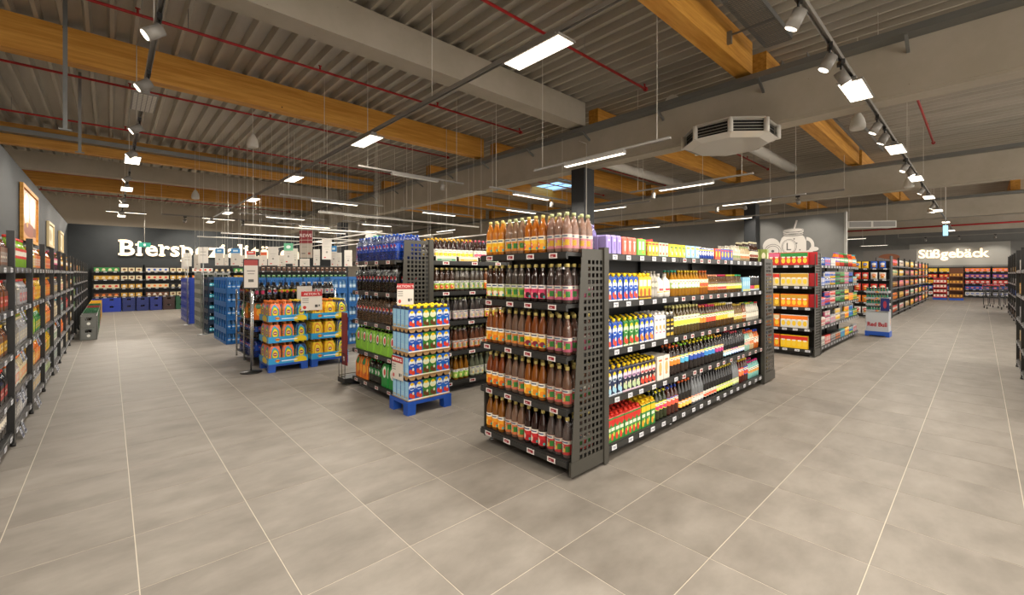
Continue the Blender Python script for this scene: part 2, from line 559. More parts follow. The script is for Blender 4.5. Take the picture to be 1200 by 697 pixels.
def linear_light(px, py, z, along, label, L=1.15, on=True, spots=0, Lr=2.6):
    x, y, z = at(px, py, z)
    t = put('linear_light', None, None, (x, y, z), 0 if along == 'x' else PI / 2, label=label, cat='ceiling lamp', group='slim suspended lamps')
    MB().box(-Lr / 2, Lr / 2, -.018, .018, .05, .08).build('rail', LAMPG, t)
    MB().box(-L / 2, L / 2, -.045, .045, .0, .05).build('housing', LAMPG, t)
    MB().box(-L / 2 + .01, L / 2 - .01, -.04, .04, -.006, -.001).build('diffuser', GLOW if on else OFFP, t)
    MB().tube((-Lr / 2 + .2, 0, .08), (-Lr / 2 + .2, 0, ZR - z), .006, 5).build('hanging_rod', WHITE, t)
    MB().tube((Lr / 2 - .2, 0, .08), (Lr / 2 - .2, 0, ZR - z), .006, 5).build('hanging_rod', WHITE, t)
    if on:
        area('lamp_light', t, (0, 0, -.012), L, .08, LINEAR_W)
    for k in range(spots):
        s = MB().tube((0, 0, .05), (0, 0, -.02), .012, 6).tube((0, 0, -.03), (0, .03, -.16), .045, 10)
        s.build('spot_head', LAMPG, t, (L / 2 + .14 + .16 * k, 0, 0))


LIN = [(695, 188, 'y', 'over the near shelf left of the air unit'), (803, 219, 'y', 'behind the concrete beam below the air unit'), (874, 238, 'y', 'right of the air unit before the grey mural wall'),
       (712, 245, 'y', 'just right of the dark column'), (859, 257, 'y', 'low before the grey column beside the mural wall'), (757, 267, 'y', 'low above the rear end of the near shelf'),
       (623, 231, 'x', 'left of the dark column under the blue skylight'), (611, 248, 'x', 'left of the dark column, lower of two'), (515, 251, 'x', 'above the cola end display, behind the beam'),
       (393, 238, 'x', 'above the stacked iced tea packs'), (335, 256, 'x', 'above the hanging signs near the far beer lettering'), (425, 254, 'x', 'right of the far dark column'),
       (442, 264, 'x', 'above the blue cola packs'), (369, 266, 'x', 'just above the red hanging sign'), (390, 273, 'x', 'right of the red hanging sign'), (487, 209, 'x', 'unlit, left of the concrete beam')]
for i, (px, py, al, tx) in enumerate(LIN):
    linear_light(px, py, 3.4 if i != 15 else 3.7, al, 'slim suspended lamp ' + tx, on=(i != 15), spots=(1 if i in (1, 2, 6, 15) else 0))


FARL = []
for i, x in enumerate((11.5, 15.0, 21.5, 25.0, 31.5, 40.0)):
    for j, y in enumerate((5.2, 12.0, 17.0, 22.0)):
        if x < 18 and j == 0: continue
        FARL.append((x, y, 3.6, 'slim far hall lamp, %s row behind the near beam, %s from the right' % (ORD[i].replace('nearest', 'first'), ORD[j].replace('nearest', 'first'))))
for i, (x, y) in enumerate(((.6, 28.5), (4.4, 28.5), (-3.6, 8.0), (-3.6, 14.0), (-3.6, 20.0), (24.0, -3.5), (33.0, -3.5), (12.0, -4.0), (4.0, -5.0))):  # unseen lamps added to brighten the hall behind walls, aisles and camera
    FARL.append((x, y, 4.6 if i < 5 else 3.6, 'unseen added fill lamp %s' % ['behind the lettering wall, left', 'behind the lettering wall, right', 'nearest behind the left wall', 'middle one behind the left wall', 'farthest behind the left wall', 'right of the snack aisle', 'farther right of the snack aisle', 'right of the air unit aisle', 'behind the camera'][i]))
for x, y, z, tx in FARL:
    t = put('linear_light', None, None, (x, y, z), PI / 2 if x > 9 else 0, label=tx, cat='ceiling lamp', group='slim suspended lamps')
    MB().box(-.75, .75, -.045, .045, .0, .05).build('housing', LAMPG, t)
    MB().box(-.74, .74, -.04, .04, -.006, -.001).build('diffuser', GLOW, t)
    MB().tube((-.6, 0, .05), (-.6, 0, ZR - z), .006, 5).tube((.6, 0, .05), (.6, 0, ZR - z), .006, 5).build('hanging_rod', WHITE, t)
    area('lamp_light', t, (0, 0, -.012), 1.4, .1, 330 if y > 25 else 90)


def spot(x, y, rz, label, tilt=0.5):
    t = put('track_spot', None, None, (x, y, 4.1), rz, label=label, cat='spotlight', group='track spotlights')
    MB().box(-.06, .06, -.02, .02, -.05, 0).tube((0, 0, -.04), (0, 0, -.1), .012, 6).build('adapter', BLACK, t)
    h = MB().tube((0, -.02, -.13), (0, -.02 + .16 * math.sin(tilt), -.13 - .16 * math.cos(tilt)), .06, 14)
    h.build('head', LAMPG, t)
    e = Vector((0, -.02 + .163 * math.sin(tilt), -.13 - .163 * math.cos(tilt)))
    MB().tube(e, e + Vector((0, .003 * math.sin(tilt), -.003 * math.cos(tilt))), .05, 14).build('lens', GLOW, t)
    l = bpy.data.lights.new('lamp_light', 'SPOT'); l.energy = 95 if tilt < .88 or x < 1 else (130 if x > 30 else 110); l.color = WARM; l.spot_size = 1.1; l.spot_blend = .6; l.shadow_soft_size = .05
    o = bpy.data.objects.new('lamp_light', l); COL.objects.link(o); o.parent = t; o.location = e + Vector((0, .01 * math.sin(tilt), -.01)); o.rotation_euler = (tilt, 0, 0)


for i, (x, r) in enumerate(((4.55, 0), (5.75, .3), (6.3, -2.6), (8.9, .2), (9.7, 0), (12.7, .5), (13.4, 2.9), (16.6, 0), (20.7, 0))):
    spot(x, 1.12, r, '%s round grey spotlight on the right aisle track' % (['nearest', 'second', 'third', 'fourth', 'fifth', 'sixth', 'seventh', 'eighth', 'farthest'][i]))
for i, y in enumerate((5.4, 7.0, 9.2, 11.2, 14.2, 18.4, 22.2)):
    spot(.35, y, PI / 2, '%s tilted grey spotlight on the left aisle track' % ORD[i], .9)
# wall washers over the beer lettering and the mural wall
for i, x in enumerate((2.4, 4.6, 6.8)):
    spot(x, 23.6, 0, '%s spotlight aimed at the far dark wall lettering, from the left' % ORD[i], .95)
for i, y in enumerate((4.0, 5.6)):
    spot(16.2, y, -PI / 2, '%s spotlight aimed at the grey mural wall' % ORD[i], .9)
for i, y in enumerate((-.6, 1.0, 2.6)):
    spot(41.0, y, -PI / 2, '%s spotlight aimed at the far end wall lettering, from the right' % ORD[i], .9)
for x0, x1, y0, y1 in ((1.6, 8.2, 23.6, 23.6), (16.2, 16.2, 2.8, 12.0), (41.0, 41.0, -2, 4)):
    track((x0, y0, 4.1), (x1, y1, 4.1), 'grey light track in front of the %s' % ('far dark lettering wall' if y0 > 20 else 'grey mural wall' if x0 < 20 else 'far end wall'), [(x0, y0), (x1, y1)])

# hanging speakers
for px, py, z, tx in ((296, 165, 4.55, 'hung before the second wooden beam at left'), (229, 228, 4.3, 'small, hung before the far left wall'), (1005, 142, 4.3, 'nearest one along the right aisle'), (1065, 214, 4.2, 'middle one along the right aisle'), (1091, 245, 4.1, 'farthest one along the right aisle')):
    x, y, z = at(px, py, z)
    t = MB().lathe([(.02, .16), (.05, .13), (.10, .02), (.12, -.08), (.115, -.13), (.09, -.15)][::-1], 16).build('hanging_speaker', WHITE, label='white bell shaped loudspeaker, ' + tx, cat='speaker', group='white bell loudspeakers', loc=(x, y, z))
    MB().tube((0, 0, .15), (0, 0, ZR - z), .005, 5).build('cable', WHITE, t)

for i, (x, y, z) in enumerate(((-.5, 9.46, 3.8), (-.47, 12.97, 4.18))):
    MB().box(x - .025, x + .025, y - .02, y + .02, z, ZR).box(x - .07, x + .07, y - .03, y + .03, z - .02, z).build('suspension_post', GALV, label='%s grey metal suspension post hanging from the deck at far left' % ['nearer', 'farther'][i], cat='post', group='suspension posts')
# octagonal air unit under the first beam
au = put('air_unit', None, None, (8.15, 3.08, 3.87), .0, label='white octagonal air conditioning unit hung below the concrete beam', cat='air conditioner')
oct_ = [(math.cos(PI / 8 + i * PI / 4), math.sin(PI / 8 + i * PI / 4)) for i in range(8)]
m_ = MB(); n = 0
m_.v += [(.62 * a, .62 * b_, 0) for a, b_ in oct_] + [(.78 * a, .78 * b_, .06) for a, b_ in oct_]
m_.face(list(range(8))[::-1], 0, [(0, 0)] * 8)
for i in range(8):
    j = (i + 1) % 8
    m_.face((i, j, 8 + j, 8 + i), 0)
m_.build('base_panel', mat('unit_white', 'd9d4ca', .05), au)
m_ = MB()
m_.v += [(.70 * a, .70 * b_, .06) for a, b_ in oct_] + [(.70 * a, .70 * b_, .27) for a, b_ in oct_]
for i in range(8):
    j = (i + 1) % 8
    m_.face((i, j, 8 + j, 8 + i), 0)
m_.build('core', BLACK, au)
m_ = MB()
m_.v += [(.78 * a, .78 * b_, .27) for a, b_ in oct_] + [(.74 * a, .74 * b_, .31) for a, b_ in oct_] + [(.6 * a, .6 * b_, .27) for a, b_ in oct_]
m_.face(list(range(8, 16)), 0, [(0, 0)] * 8)
for i in range(8):
    j = (i + 1) % 8
    m_.face((i, j, 8 + j, 8 + i), 0); m_.face((16 + i, 16 + j, j, i), 0)
for i in range(8):
    a, b_ = oct_[i]
    m_.tube((.76 * a, .76 * b_, .05), (.76 * a, .76 * b_, .28), .045, 6)
m_.build('frame', WHITE, au)
for k in range(4):
    s = MB()
    z = .09 + k * .05
    s.v += [(.73 * a, .73 * b_, z + .025) for a, b_ in oct_] + [(.77 * a, .77 * b_, z) for a, b_ in oct_]
    for i in range(8):
        j = (i + 1) % 8
        s.face((8 + i, 8 + j, j, i), 0)
    s.build('louvre', WHITE, au)
# long fan unit far down the right aisle
fu = put('air_unit', None, None, (26.0, 3.6, 3.72), -.9, label='long pale air unit hung far down the right aisle', cat='air conditioner')
MB().box(-1, 1, -.3, .3, 0, .32).tube((-.8, 0, .3), (-.8, 0, ZR - 3.72), .012, 6).tube((.8, 0, .3), (.8, 0, ZR - 3.72), .012, 6).build('casing', WHITE, fu)
MB().box(-.95, -.05, -.31, -.3, .04, .28).box(.05, .95, -.31, -.3, .04, .28).build('grille', LAMPG, fu)
# ================================================================== SHELVING
TAGR = P('e8e4e0', ('r', .5, .5, .72, .62, '8c1622'), ('r', .38, .42, .3, .16, 'e0b8b8'))
TAGW = P('d9dade', ('r', .5, .6, .7, .2, '74788a'), ('r', .62, .3, .3, .2, '555a68'), ('r', .25, .3, .2, .2, '9a9dab'))
TAGN = P('ccd0da', ('r', .5, .5, .9, .86, '1c2747'), ('r', .38, .58, .5, .42, 'd6dae2'), ('r', .38, .58, .26, .2, '1c2747'))
TAGG = P('d9dade', ('r', .5, .5, .9, .86, '1e7a43'), ('r', .5, .5, .5, .4, 'dce8dd'))
ORDS = ['bottom', 'second', 'third', 'fourth', 'fifth', 'sixth', 'seventh']


class Unit:
    """shelving run; local x runs to the right seen from its front, local y from the front edge backwards"""

    def __init__(s, name, label, phrase, x, y, rz, width, depth, levels, bays=1, top=1.8, tagmat=None, tagstep=.24, tagn=None,
                 back=True, group=None, lastpost=True, plinth=True, thick=.03, tagw=.062, uprights=True, frontposts=False, cat='shelving'):
        s.x, s.y, s.rz, s.w, s.d, s.lv, s.phrase, s.top = x, y, rz, width, depth, levels, phrase, top
        s.o = put(name, None, None, (x, y, 0), rz, label=label, cat=cat, group=group)
        s.rear = {}
        n = len(levels)
        if back:
            bx('back_panel', BLACK, 0, width, depth - .02, depth, .1, top - .03, s.o)
        if plinth:
            bx('plinth', BLACK, .01, width - .01, .06, .09, .03, levels[0] - .03, s.o)
        bw = width / bays
        if uprights:
            for i in range(bays + (1 if lastpost else 0)):
                if frontposts:
                    MB().box(i * bw - .024, i * bw + .024, -.012, .04, 0.03, top).tube((i * bw, 0, 0), (i * bw, 0, .03), .02, 8).build('upright', BLACK, s.o)
                else:
                    MB().box(i * bw - .02, i * bw + .02, depth - .05, depth + .01, 0.02, top).build('upright', BLACK, s.o)
        if not frontposts:
            for i in range(bays + 1):
                MB().tube((min(max(i * bw, .04), width - .04), .1, 0), (min(max(i * bw, .04), width - .04), .1, levels[0] - .03), .012, 8).lathe([(.022, 0), (.022, .012), (.012, .02)], 8, 0, min(max(i * bw, .04), width - .04), .1, 0).build('foot', CHROME, s.o)
        for k, z in enumerate(levels):
            for b_ in range(bays):
                x0, x1 = b_ * bw + .004, (b_ + 1) * bw - .004
                sh = MB().box(x0, x1, .012, depth - .02, z - thick, z, 0).box(x0, x1, .0, .014, z - .055, z + .004, 0).build('shelf', SHELF, s.o)
                MB().box(x0 + .002, x1 - .002, -.008, .0, z - .047, z - .008).build('price_rail', RAIL, sh)
                if tagmat is not None:
                    nt_ = tagn or max(1, int(bw / tagstep))
                    tm_ = s.tag(tagmat, tagw)
                    for j in range(nt_):
                        put('price_tag', tm_, sh, (x0 + (j + .5) * bw / nt_ + random.uniform(-.03, .03), -.0105, z - .027))

    _tags = {}

    def tag(s, m_, w_):
        if isinstance(m_, list):
            m_ = random.choice(m_)
        k = (m_.name, w_)
        if k not in Unit._tags:
            Unit._tags[k] = MB().box(-w_ / 2, w_ / 2, -.003, .0, -.02, .02, 0).mesh('price_tag', m_)
        return Unit._tags[k]

    def world(s, u, v, z):
        c, n_ = math.cos(s.rz), math.sin(s.rz)
        return (s.x + u * c - v * n_, s.y + u * n_ + v * c, z)


def acc(store, me, M4):
    store.append((me, M4))


def joined(name, store, parent=None, label=None, cat=None):
    """many copies of small meshes as one mesh"""
    if not store:
        return
    mats, V, F, MI, UV, SMO, off = [], [], [], [], [], [], 0
    cache = {}
    for me, M4 in store:
        if me.name not in cache:
            n = len(me.vertices); a = np.empty(n * 3); me.vertices.foreach_get('co', a)
            fs = [tuple(p.vertices) for p in me.polygons]
            mi = np.empty(len(fs), int); me.polygons.foreach_get('material_index', mi)
            sm_ = np.empty(len(fs), bool); me.polygons.foreach_get('use_smooth', sm_)
            uv = np.empty(len(me.loops) * 2); (me.uv_layers[0].data.foreach_get('uv', uv) if me.uv_layers else None)
            cache[me.name] = (a.reshape(-1, 3), fs, mi, sm_, uv)
        a, fs, mi, sm_, uv = cache[me.name]
        idx = []
        for m_ in me.materials:
            if m_ not in mats: mats.append(m_)
            idx.append(mats.index(m_))
        A = np.array(M4)
        V.append(a @ A[:3, :3].T + A[:3, 3]); F += [tuple(i + off for i in f) for f in fs]
        MI += [idx[i] for i in mi]; SMO += list(sm_); UV.append(uv); off += len(a)
    me = bpy.data.meshes.new(name)
    me.from_pydata(np.concatenate(V).tolist(), [], F)
    for m_ in mats: me.materials.append(m_)
    me.polygons.foreach_set('material_index', MI); me.polygons.foreach_set('use_smooth', SMO)
    me.uv_layers.new(name='uv').data.foreach_set('uv', np.concatenate(UV)); me.update()
    return put(name, me, parent, kind='stuff', label=label, cat=cat)


class Spec:
    """kind of product: root mesh, child parts [(name, mesh)], width, depth, height"""

    def __init__(s, name, cat, root, parts, w_, d_, h_):
        s.name, s.cat, s.root, s.parts, s.w, s.d, s.h = name, cat, root, parts, w_, d_, h_

    def spawn(s, loc, rz, label, group=None, flat=False):
        o = put(s.name, s.root, None, loc, rz, label=label, cat=s.cat, group=group)
        if not flat:
            for p in s.parts:
                c = put(p[0], p[1], o)
                if len(p) > 2: c.location = p[2]
        return o

    def rear(s, store, loc, rz):
        M4 = Matrix.Translation(loc) @ Matrix.Rotation(rz, 4, 'Z')
        if s.root: acc(store, s.root, M4)
        for p in s.parts:
            acc(store, p[1], M4 @ Matrix.Translation(p[2] if len(p) > 2 else (0, 0, 0)))


REAR = []
USED = {}


def label16(t):
    t = ' '.join(t.split()[:16])
    return t


NUMS = ['first', 'second', 'third', 'fourth', 'fifth', 'sixth', 'seventh', 'eighth', 'ninth', 'tenth', 'eleventh', 'twelfth']
POS2 = {2: ['left', 'right'], 3: ['left', 'middle', 'right']}


def run(U, lv, u0, u1, spec, desc, rear=1, pitch=None, stack=1, jit=.004, v=None, n=None, single=False):
    """fill shelf lv of unit U from u0 to u1 with one kind of product"""
    p_ = pitch or spec.w * 1.04
    n = n or max(1, int(round((u1 - u0) / p_)))
    z = U.lv[lv] + .001
    v = (spec.d / 2 + .022) if v is None else v
    lev = 'top' if lv == len(U.lv) - 1 else ORDS[lv]
    lab = label16('%s, %s shelf, %s' % (desc, lev, U.phrase.replace('the ', '', 1)))
    k = USED.get(lab, 0); USED[lab] = k + 1
    grp = label16('%s on the %s shelf of %s' % (desc, lev, U.phrase)) if (n * stack) > 1 or k else None
    for i in range(n):
        u = u0 + (i + .5) * (u1 - u0) / n if pitch is None else u0 + (i + .5) * p_
        for j in range(stack):
            lb = label16((('%s ' % (POS2[n][i] if n in POS2 else (NUMS[i] + '-from-left' if i < n / 2 else (NUMS[n - 1 - i] + '-from-right')))) if n > 1 else '') + (['lower ', 'upper '][j] if stack > 1 else '') + lab)
            spec.spawn(U.world(u, v + random.uniform(0, jit), z + j * (spec.h + .001)), U.rz + random.uniform(-.03, .03), lb, grp)
        for r in range(1, rear + 1):
            if v + r * (spec.d + .004) + spec.d / 2 < U.d - .03:
                for j in range(stack):
                    spec.rear(REAR, U.world(u, v + r * (spec.d + .004), z + j * (spec.h + .001)), U.rz)


_S = {}


def memo(f):
    def g(*a, **k):
        key = (f.__name__, a, tuple(sorted(k.items())))
        if key not in _S: _S[key] = f(*a, **k)
        return _S[key]
    return g


BOTS = {
    'juice': ([(.030, 0), (.038, .008), (.040, .02), (.040, .172), (.0385, .19), (.033, .222), (.021, .262), (.0155, .278), (.0145, .296)], .0408, (.032, .145), (.017, .292, .32)),
    'soda': ([(.028, 0), (.042, .012), (.044, .03), (.044, .10), (.042, .115), (.044, .13), (.044, .215), (.036, .255), (.018, .295), (.013, .305), (.013, .32)], .0448, (.12, .215), (.016, .315, .338)),
    'syrup': ([(.030, 0), (.036, .01), (.036, .16), (.030, .19), (.015, .23), (.0125, .26), (.0125, .272)], .0366, (.06, .15), (.0155, .268, .292)),
    'small': ([(.024, 0), (.031, .01), (.031, .12), (.027, .15), (.014, .185), (.012, .2)], .0316, (.04, .11), (.014, .198, .218)),
    'low': ([(.030, 0), (.040, .012), (.040, .17), (.034, .205), (.017, .255), (.013, .272), (.013, .29)], .0408, (.03, .10), (.016, .285, .308)),
    'drink': ([(.030, 0), (.040, .012), (.040, .17), (.036, .2), (.018, .25), (.013, .27), (.013, .285)], .0412, (.095, .2), (.017, .282, .306)),
    'squash': ([(.028, 0), (.036, .01), (.039, .05), (.036, .09), (.038, .13), (.036, .165), (.022, .205), (.016, .22)], .0395, (.07, .16), (.019, .215, .24)),
}


@memo
def bottle(shape, body, label, cap, scale=1.0, seg=14, name='juice_bottle'):
    prof, lr, (l0, l1), (cr, c0, c1) = BOTS[shape]
    q = scale
    b = MB().lathe([(r * q, z * q) for r, z in prof], seg)
    l = MB().lathe([(lr * q, l0 * q), (lr * q, l1 * q)], seg, cap=False)
    c = MB().lathe([(cr * q, c0 * q), (cr * q, c1 * q - .003), (cr * q * .9, c1 * q)], 10)
    return Spec(name, 'bottle', b.mesh(name, liquid(body)), [('paper_label', l.mesh('paper_label', label)), ('cap', c.mesh('cap', sol(cap, .35)))], prof[3][0] * 2 * q + .003 if shape != 'squash' else .08 * q, 2 * .042 * q, c1 * q)


@memo
def bottle1(shape, body, label, cap, scale=1.0, seg=8, name='bottle'):
    """distant bottle: one mesh"""
    prof, lr, (l0, l1), (cr, c0, c1) = BOTS[shape]
    q = scale
    b = MB().lathe([(r * q, z * q) for r, z in prof], seg, 0)
    b.lathe([(lr * q, l0 * q), (lr * q, l1 * q)], seg, 1, cap=False)
    b.lathe([(cr * q, c0 * q), (cr * q, c1 * q)], 6, 2)
    return Spec(name, 'bottle', b.mesh(name, [liquid(body), label, sol(cap, .35)]), [], prof[3][0] * 2 * q + .004, 2 * .042 * q, c1 * q)


def liquid(c):
    n = 'liquid_' + c
    if n in _M: return _M[n]
    k = [v * .78 for v in lin(c)[:3]]
    m = mat(n, tuple(k), .09)
    b = m.node_tree.nodes['Principled BSDF']
    b.inputs['Coat Weight'].default_value = .25
    b.inputs['Coat Roughness'].default_value = .05
    return m


@memo
def carton(front, cap, w_=.074, h_=.235, side=None, name='juice_carton', top='2a4f9a', d_=None):
    d_ = d_ or w_
    a, b_ = w_ / 2, d_ / 2
    m_ = MB().box(-a, a, -b_, b_, 0, h_ * .86, 1, 't', mf=0)
    z0, z1 = h_ * .86, h_
    n = len(m_.v)
    m_.v += [(-a, -b_, z0), (a, -b_, z0), (a, b_, z0), (-a, b_, z0), (-a, b_ * .25, z1), (a, b_ * .25, z1), (a, b_ * .95, z1), (-a, b_ * .95, z1)]
    for q, mi in (((0, 1, 5, 4), 2), ((4, 5, 6, 7), 2), ((1, 2, 6, 5), 2), ((3, 0, 4, 7), 2), ((2, 3, 7, 6), 2)):
        m_.face([n + i for i in q], mi)
    root = m_.mesh(name, [front, side or front, sol(top)])
    c = MB().tube((0, -b_ * .3, (z0 + z1) / 2 - .006), (0, -b_ * .3 - .014, (z0 + z1) / 2 + .022), w_ * .22, 10)
    return Spec(name, 'carton', root, [('cap', c.mesh('cap', sol(cap, .35)))], w_, d_, h_)


@memo
def pack(front, w_, h_, d_, side=None, name='box', cat='box', top=None, bev=False):
    m_ = MB()
    if bev:
        e = min(w_, d_) * .12
        pts = [(-w_ / 2 + e, -d_ / 2), (w_ / 2 - e, -d_ / 2), (w_ / 2, -d_ / 2 + e), (w_ / 2, d_ / 2 - e), (w_ / 2 - e, d_ / 2), (-w_ / 2 + e, d_ / 2), (-w_ / 2, d_ / 2 - e), (-w_ / 2, -d_ / 2 + e)]
        n = 8
        m_.v += [(x, y, 0) for x, y in pts] + [(x, y, h_ * .93) for x, y in pts] + [(x * .86, y * .86, h_) for x, y in pts]
        for i in range(8):
            j = (i + 1) % 8
            mi = 0 if i == 0 else 1
            m_.face((i, j, 8 + j, 8 + i), mi); m_.face((8 + i, 8 + j, 16 + j, 16 + i), 2)
        m_.face([16 + i for i in range(8)], 2, [(0, 0)] * 8)
    else:
        m_.box(-w_ / 2, w_ / 2, -d_ / 2, d_ / 2, 0, h_, 1, mf=0)
        m_.m[4] = 2
    return Spec(name, cat, m_.mesh(name, [front, side or front, top or side or front]), [], w_, d_, h_)


@memo
def bag(front, w_=.17, h_=.26, d_=.07, name='crisp_bag'):
    m_ = MB(); nx, nz = 4, 5
    for s_, off in ((-1, 0), (1, (nx + 1) * (nz + 1))):
        for k in range(nz + 1):
            for i in range(nx + 1):
                u, v_ = i / nx, k / nz
                bul = (math.sin(PI * u) ** .6 if 0 < u < 1 else 0) * (math.sin(PI * v_) ** .5 if 0 < v_ < 1 else 0)
                m_.v.append(((u - .5) * w_ * (1 - .06 * math.sin(PI * v_)), s_ * d_ / 2 * bul, v_ * h_))
        for k in range(nz):
            for i in range(nx):
                a = off + k * (nx + 1) + i
                uv = [(i / nx, k / nz), ((i + 1) / nx, k / nz), ((i + 1) / nx, (k + 1) / nz), (i / nx, (k + 1) / nz)]
                q = (a, a + 1, a + nx + 2, a + nx + 1)
                m_.face(q if s_ < 0 else q[::-1], 0, uv if s_ < 0 else uv[::-1], True)
    return Spec(name, 'bag', m_.mesh(name, front), [], w_, d_, h_)


@memo
def can(front, h_=.15, r=.03, name='drink_can'):
    m_ = MB().lathe([(r * .8, 0), (r, .008), (r, h_ - .012), (r * .85, h_)], 10, [1, 0, 1])
    return Spec(name, 'can', m_.mesh(name, [front, CHROME]), [], 2 * r + .003, 2 * r, h_)


@memo
def jug(body, label, cap):
    b = MB().lathe([(.045, 0), (.055, .015), (.055, .13), (.045, .17), (.02, .2), (.018, .22)], 12)
    l = MB().lathe([(.0558, .04), (.0558, .12)], 12, cap=False)
    c = MB().lathe([(.022, .215), (.02, .24)], 8)
    return Spec('milk_jug', 'bottle', b.mesh('milk_jug', sol(body)), [('paper_label', l.mesh('paper_label', label)), ('cap', c.mesh('cap', sol(cap)))], .115, .11, .24)


@memo
def six_pack(body, label, cap, filmcol=None, filmprint=None, shape='soda', scale=1.0, name='soda_pack', nx=2, ny=2, edge=True):
    """shrink-wrapped pack of bottles: film over bottles, bottles are its parts"""
    bt = bottle(shape, body, label, cap, scale)
    dx = bt.w * 1.0
    W, D = nx * dx, ny * dx
    H = bt.h
    q = scale
    m_ = MB()
    e = .012

    def ring(wx, wy, z):
        n = len(m_.v)
        m_.v.extend([(-wx + e, -wy, z), (wx - e, -wy, z), (wx, -wy + e, z), (wx, wy - e, z), (wx - e, wy, z), (-wx + e, wy, z), (-wx, wy - e, z), (-wx, -wy + e, z)])
        return n
    rs = [ring(W / 2 + .003, D / 2 + .003, .004), ring(W / 2 + .003, D / 2 + .003, H * .62), ring(W / 2 - dx * .22, D / 2 - dx * .22, H * .86), ring(W / 2 - dx * .34, D / 2 - dx * .34, H * .93)]
    zz = [0, .66, .92, 1]
    for k in range(3):
        for i in range(8):
            j = (i + 1) % 8
            mi = 1 if (filmprint is not None and k < 2 and (i in (0, 4) or True)) else 0
            m_.face((rs[k] + i, rs[k] + j, rs[k + 1] + j, rs[k + 1] + i), mi if k < 2 else 0, [(0, zz[k]), (1, zz[k]), (1, zz[k + 1]), (0, zz[k + 1])])
    fm = FILM if filmcol is None else filmcol
    root = m_.mesh(name, [fm, filmprint or fm])
    s_ = Spec(name, 'bottle pack', root, [], W + .012, D + .012, H)
    s_.bt = bt; s_.grid = (nx, ny, dx)

    def spawn(loc, rz, label_, group=None, flat=False):
        o = put(name, root, None, loc, rz, label=label_, cat='bottle pack', group=group)
        for i in range(nx):
            for j in range(ny):
                p = ((i - (nx - 1) / 2) * dx, (j - (ny - 1) / 2) * dx, 0)
                b_ = put('bottle', bt.root, o, p)
                for pn, pm in bt.parts:
                    put(pn, pm, b_)
        return o
    s_.spawn = spawn

    def rear(store, loc, rz):
        M4 = Matrix.Translation(loc) @ Matrix.Rotation(rz, 4, 'Z')
        acc(store, root, M4)
        for i in range(nx):
            for j in range(ny):
                T = M4 @ Matrix.Translation(((i - (nx - 1) / 2) * dx, (j - (ny - 1) / 2) * dx, 0))
                acc(store, bt.root, T)
                for pn, pm in bt.parts: acc(store, pm, T)
    s_.rear = rear
    return s_


def perf_panel(name, U, x, y, rz, w_top, w_bot, h_, label=None):
    """perforated side panel in the plane of local y=0; rear edge straight at local x=0, front edge slanted to -x"""
    m_ = MB(); T = .006
    P_ = .053; hole = .033
    z = .14
    rows = []
    while z + P_ < h_ - .02:
        rows.append(z); z += P_
    m_.box(-w_bot, 0, 0, T, .0 + .05, rows[0])
    for z in rows:
        ft = w_bot + (w_top - w_bot) * (z + P_ / 2) / h_
        ncol = int((ft - .05) / P_)
        m_.box(-ft, 0, 0, T, z + hole, z + P_)
        xx = -.02
        m_.box(xx, 0, 0, T, z, z + hole)
        for k in range(ncol):
            x1 = xx - k * P_ - hole
            x0 = xx - (k + 1) * P_ if k < ncol - 1 else -ft
            m_.box(x0, x1, 0, T, z, z + hole)
    m_.box(-w_top - .0, 0, 0, T, rows[-1] + P_, h_)
    o = m_.build(name, PERF, U.o)
    # to the unit's local frame
    iv = Matrix.Rotation(-U.rz, 4, 'Z') @ Matrix.Translation((-U.x, -U.y, 0))
    o.matrix_local = iv @ Matrix.Translation((x, y, 0)) @ Matrix.Rotation(rz, 4, 'Z')
    return o


def in_unit(U, x0, x1, y0, y1, z0, z1, name, m_):
    """box given in world coordinates as a part of unit U (axis-aligned rotations)"""
    iv = Matrix.Rotation(-U.rz, 4, 'Z') @ Matrix.Translation((-U.x, -U.y, 0))
    o = bx(name, m_, x0, x1, y0, y1, z0, z1, U.o)
    o.matrix_local = iv
    return o


LV = [.14, .54, .95, 1.36, 1.77]
FX = -PI / 2      # unit faces -x
# ---------------- A: the near gondola
A1 = Unit('end_shelf', 'near black end shelf with juice bottles and a perforated side panel', 'the near end shelf', 2.6, 3.25, FX, 1.07, .44, LV, 1, 1.8, TAGR, tagn=4, plinth=False, tagw=.085)
perf_panel('perforated_panel', A1, 3.03, 2.145, 0, .29, .43, 1.8)
in_unit(A1, 2.60, 3.03, 2.14, 2.16, .03, .14, 'base_panel', PERF)
in_unit(A1, 2.64, 3.0, 3.235, 3.25, .05, .5, 'side_panel', PERF)
in_unit(A1, 3.02, 3.085, 2.13, 2.19, .015, 1.82, 'upright', PERF)
in_unit(A1, 3.02, 3.085, 3.22, 3.28, .015, 1.82, 'upright', PERF)
A2 = Unit('gondola_shelf', 'long near black gondola with cartons and drinks facing the right aisle', 'the near long gondola', 3.09, 2.15, 0, 3.82, .48, LV, 3, 1.8, [TAGW, TAGW, TAGW, TAGR], tagstep=.19, tagw=.07)
A3 = Unit('end_shelf', 'far end shelf of the near gondola behind a perforated panel', 'the far side', 7.40, 2.17, PI / 2, 1.05, .42, LV, 1, 1.8, TAGW, tagn=4)
perf_panel('perforated_panel', A3, 6.93, 2.13, 0, -.44, -.36, 1.8) if False else None
pp = perf_panel('perforated_panel', A3, 6.96, 2.139, PI, .36, .44, 1.82)
pp2 = in_unit(A3, 6.96, 7.42, 2.13, 2.15, .02, .15, 'base_panel', PERF)
in_unit(A3, 6.92, 6.965, 2.12, 2.17, .015, 1.82, 'upright', PERF)
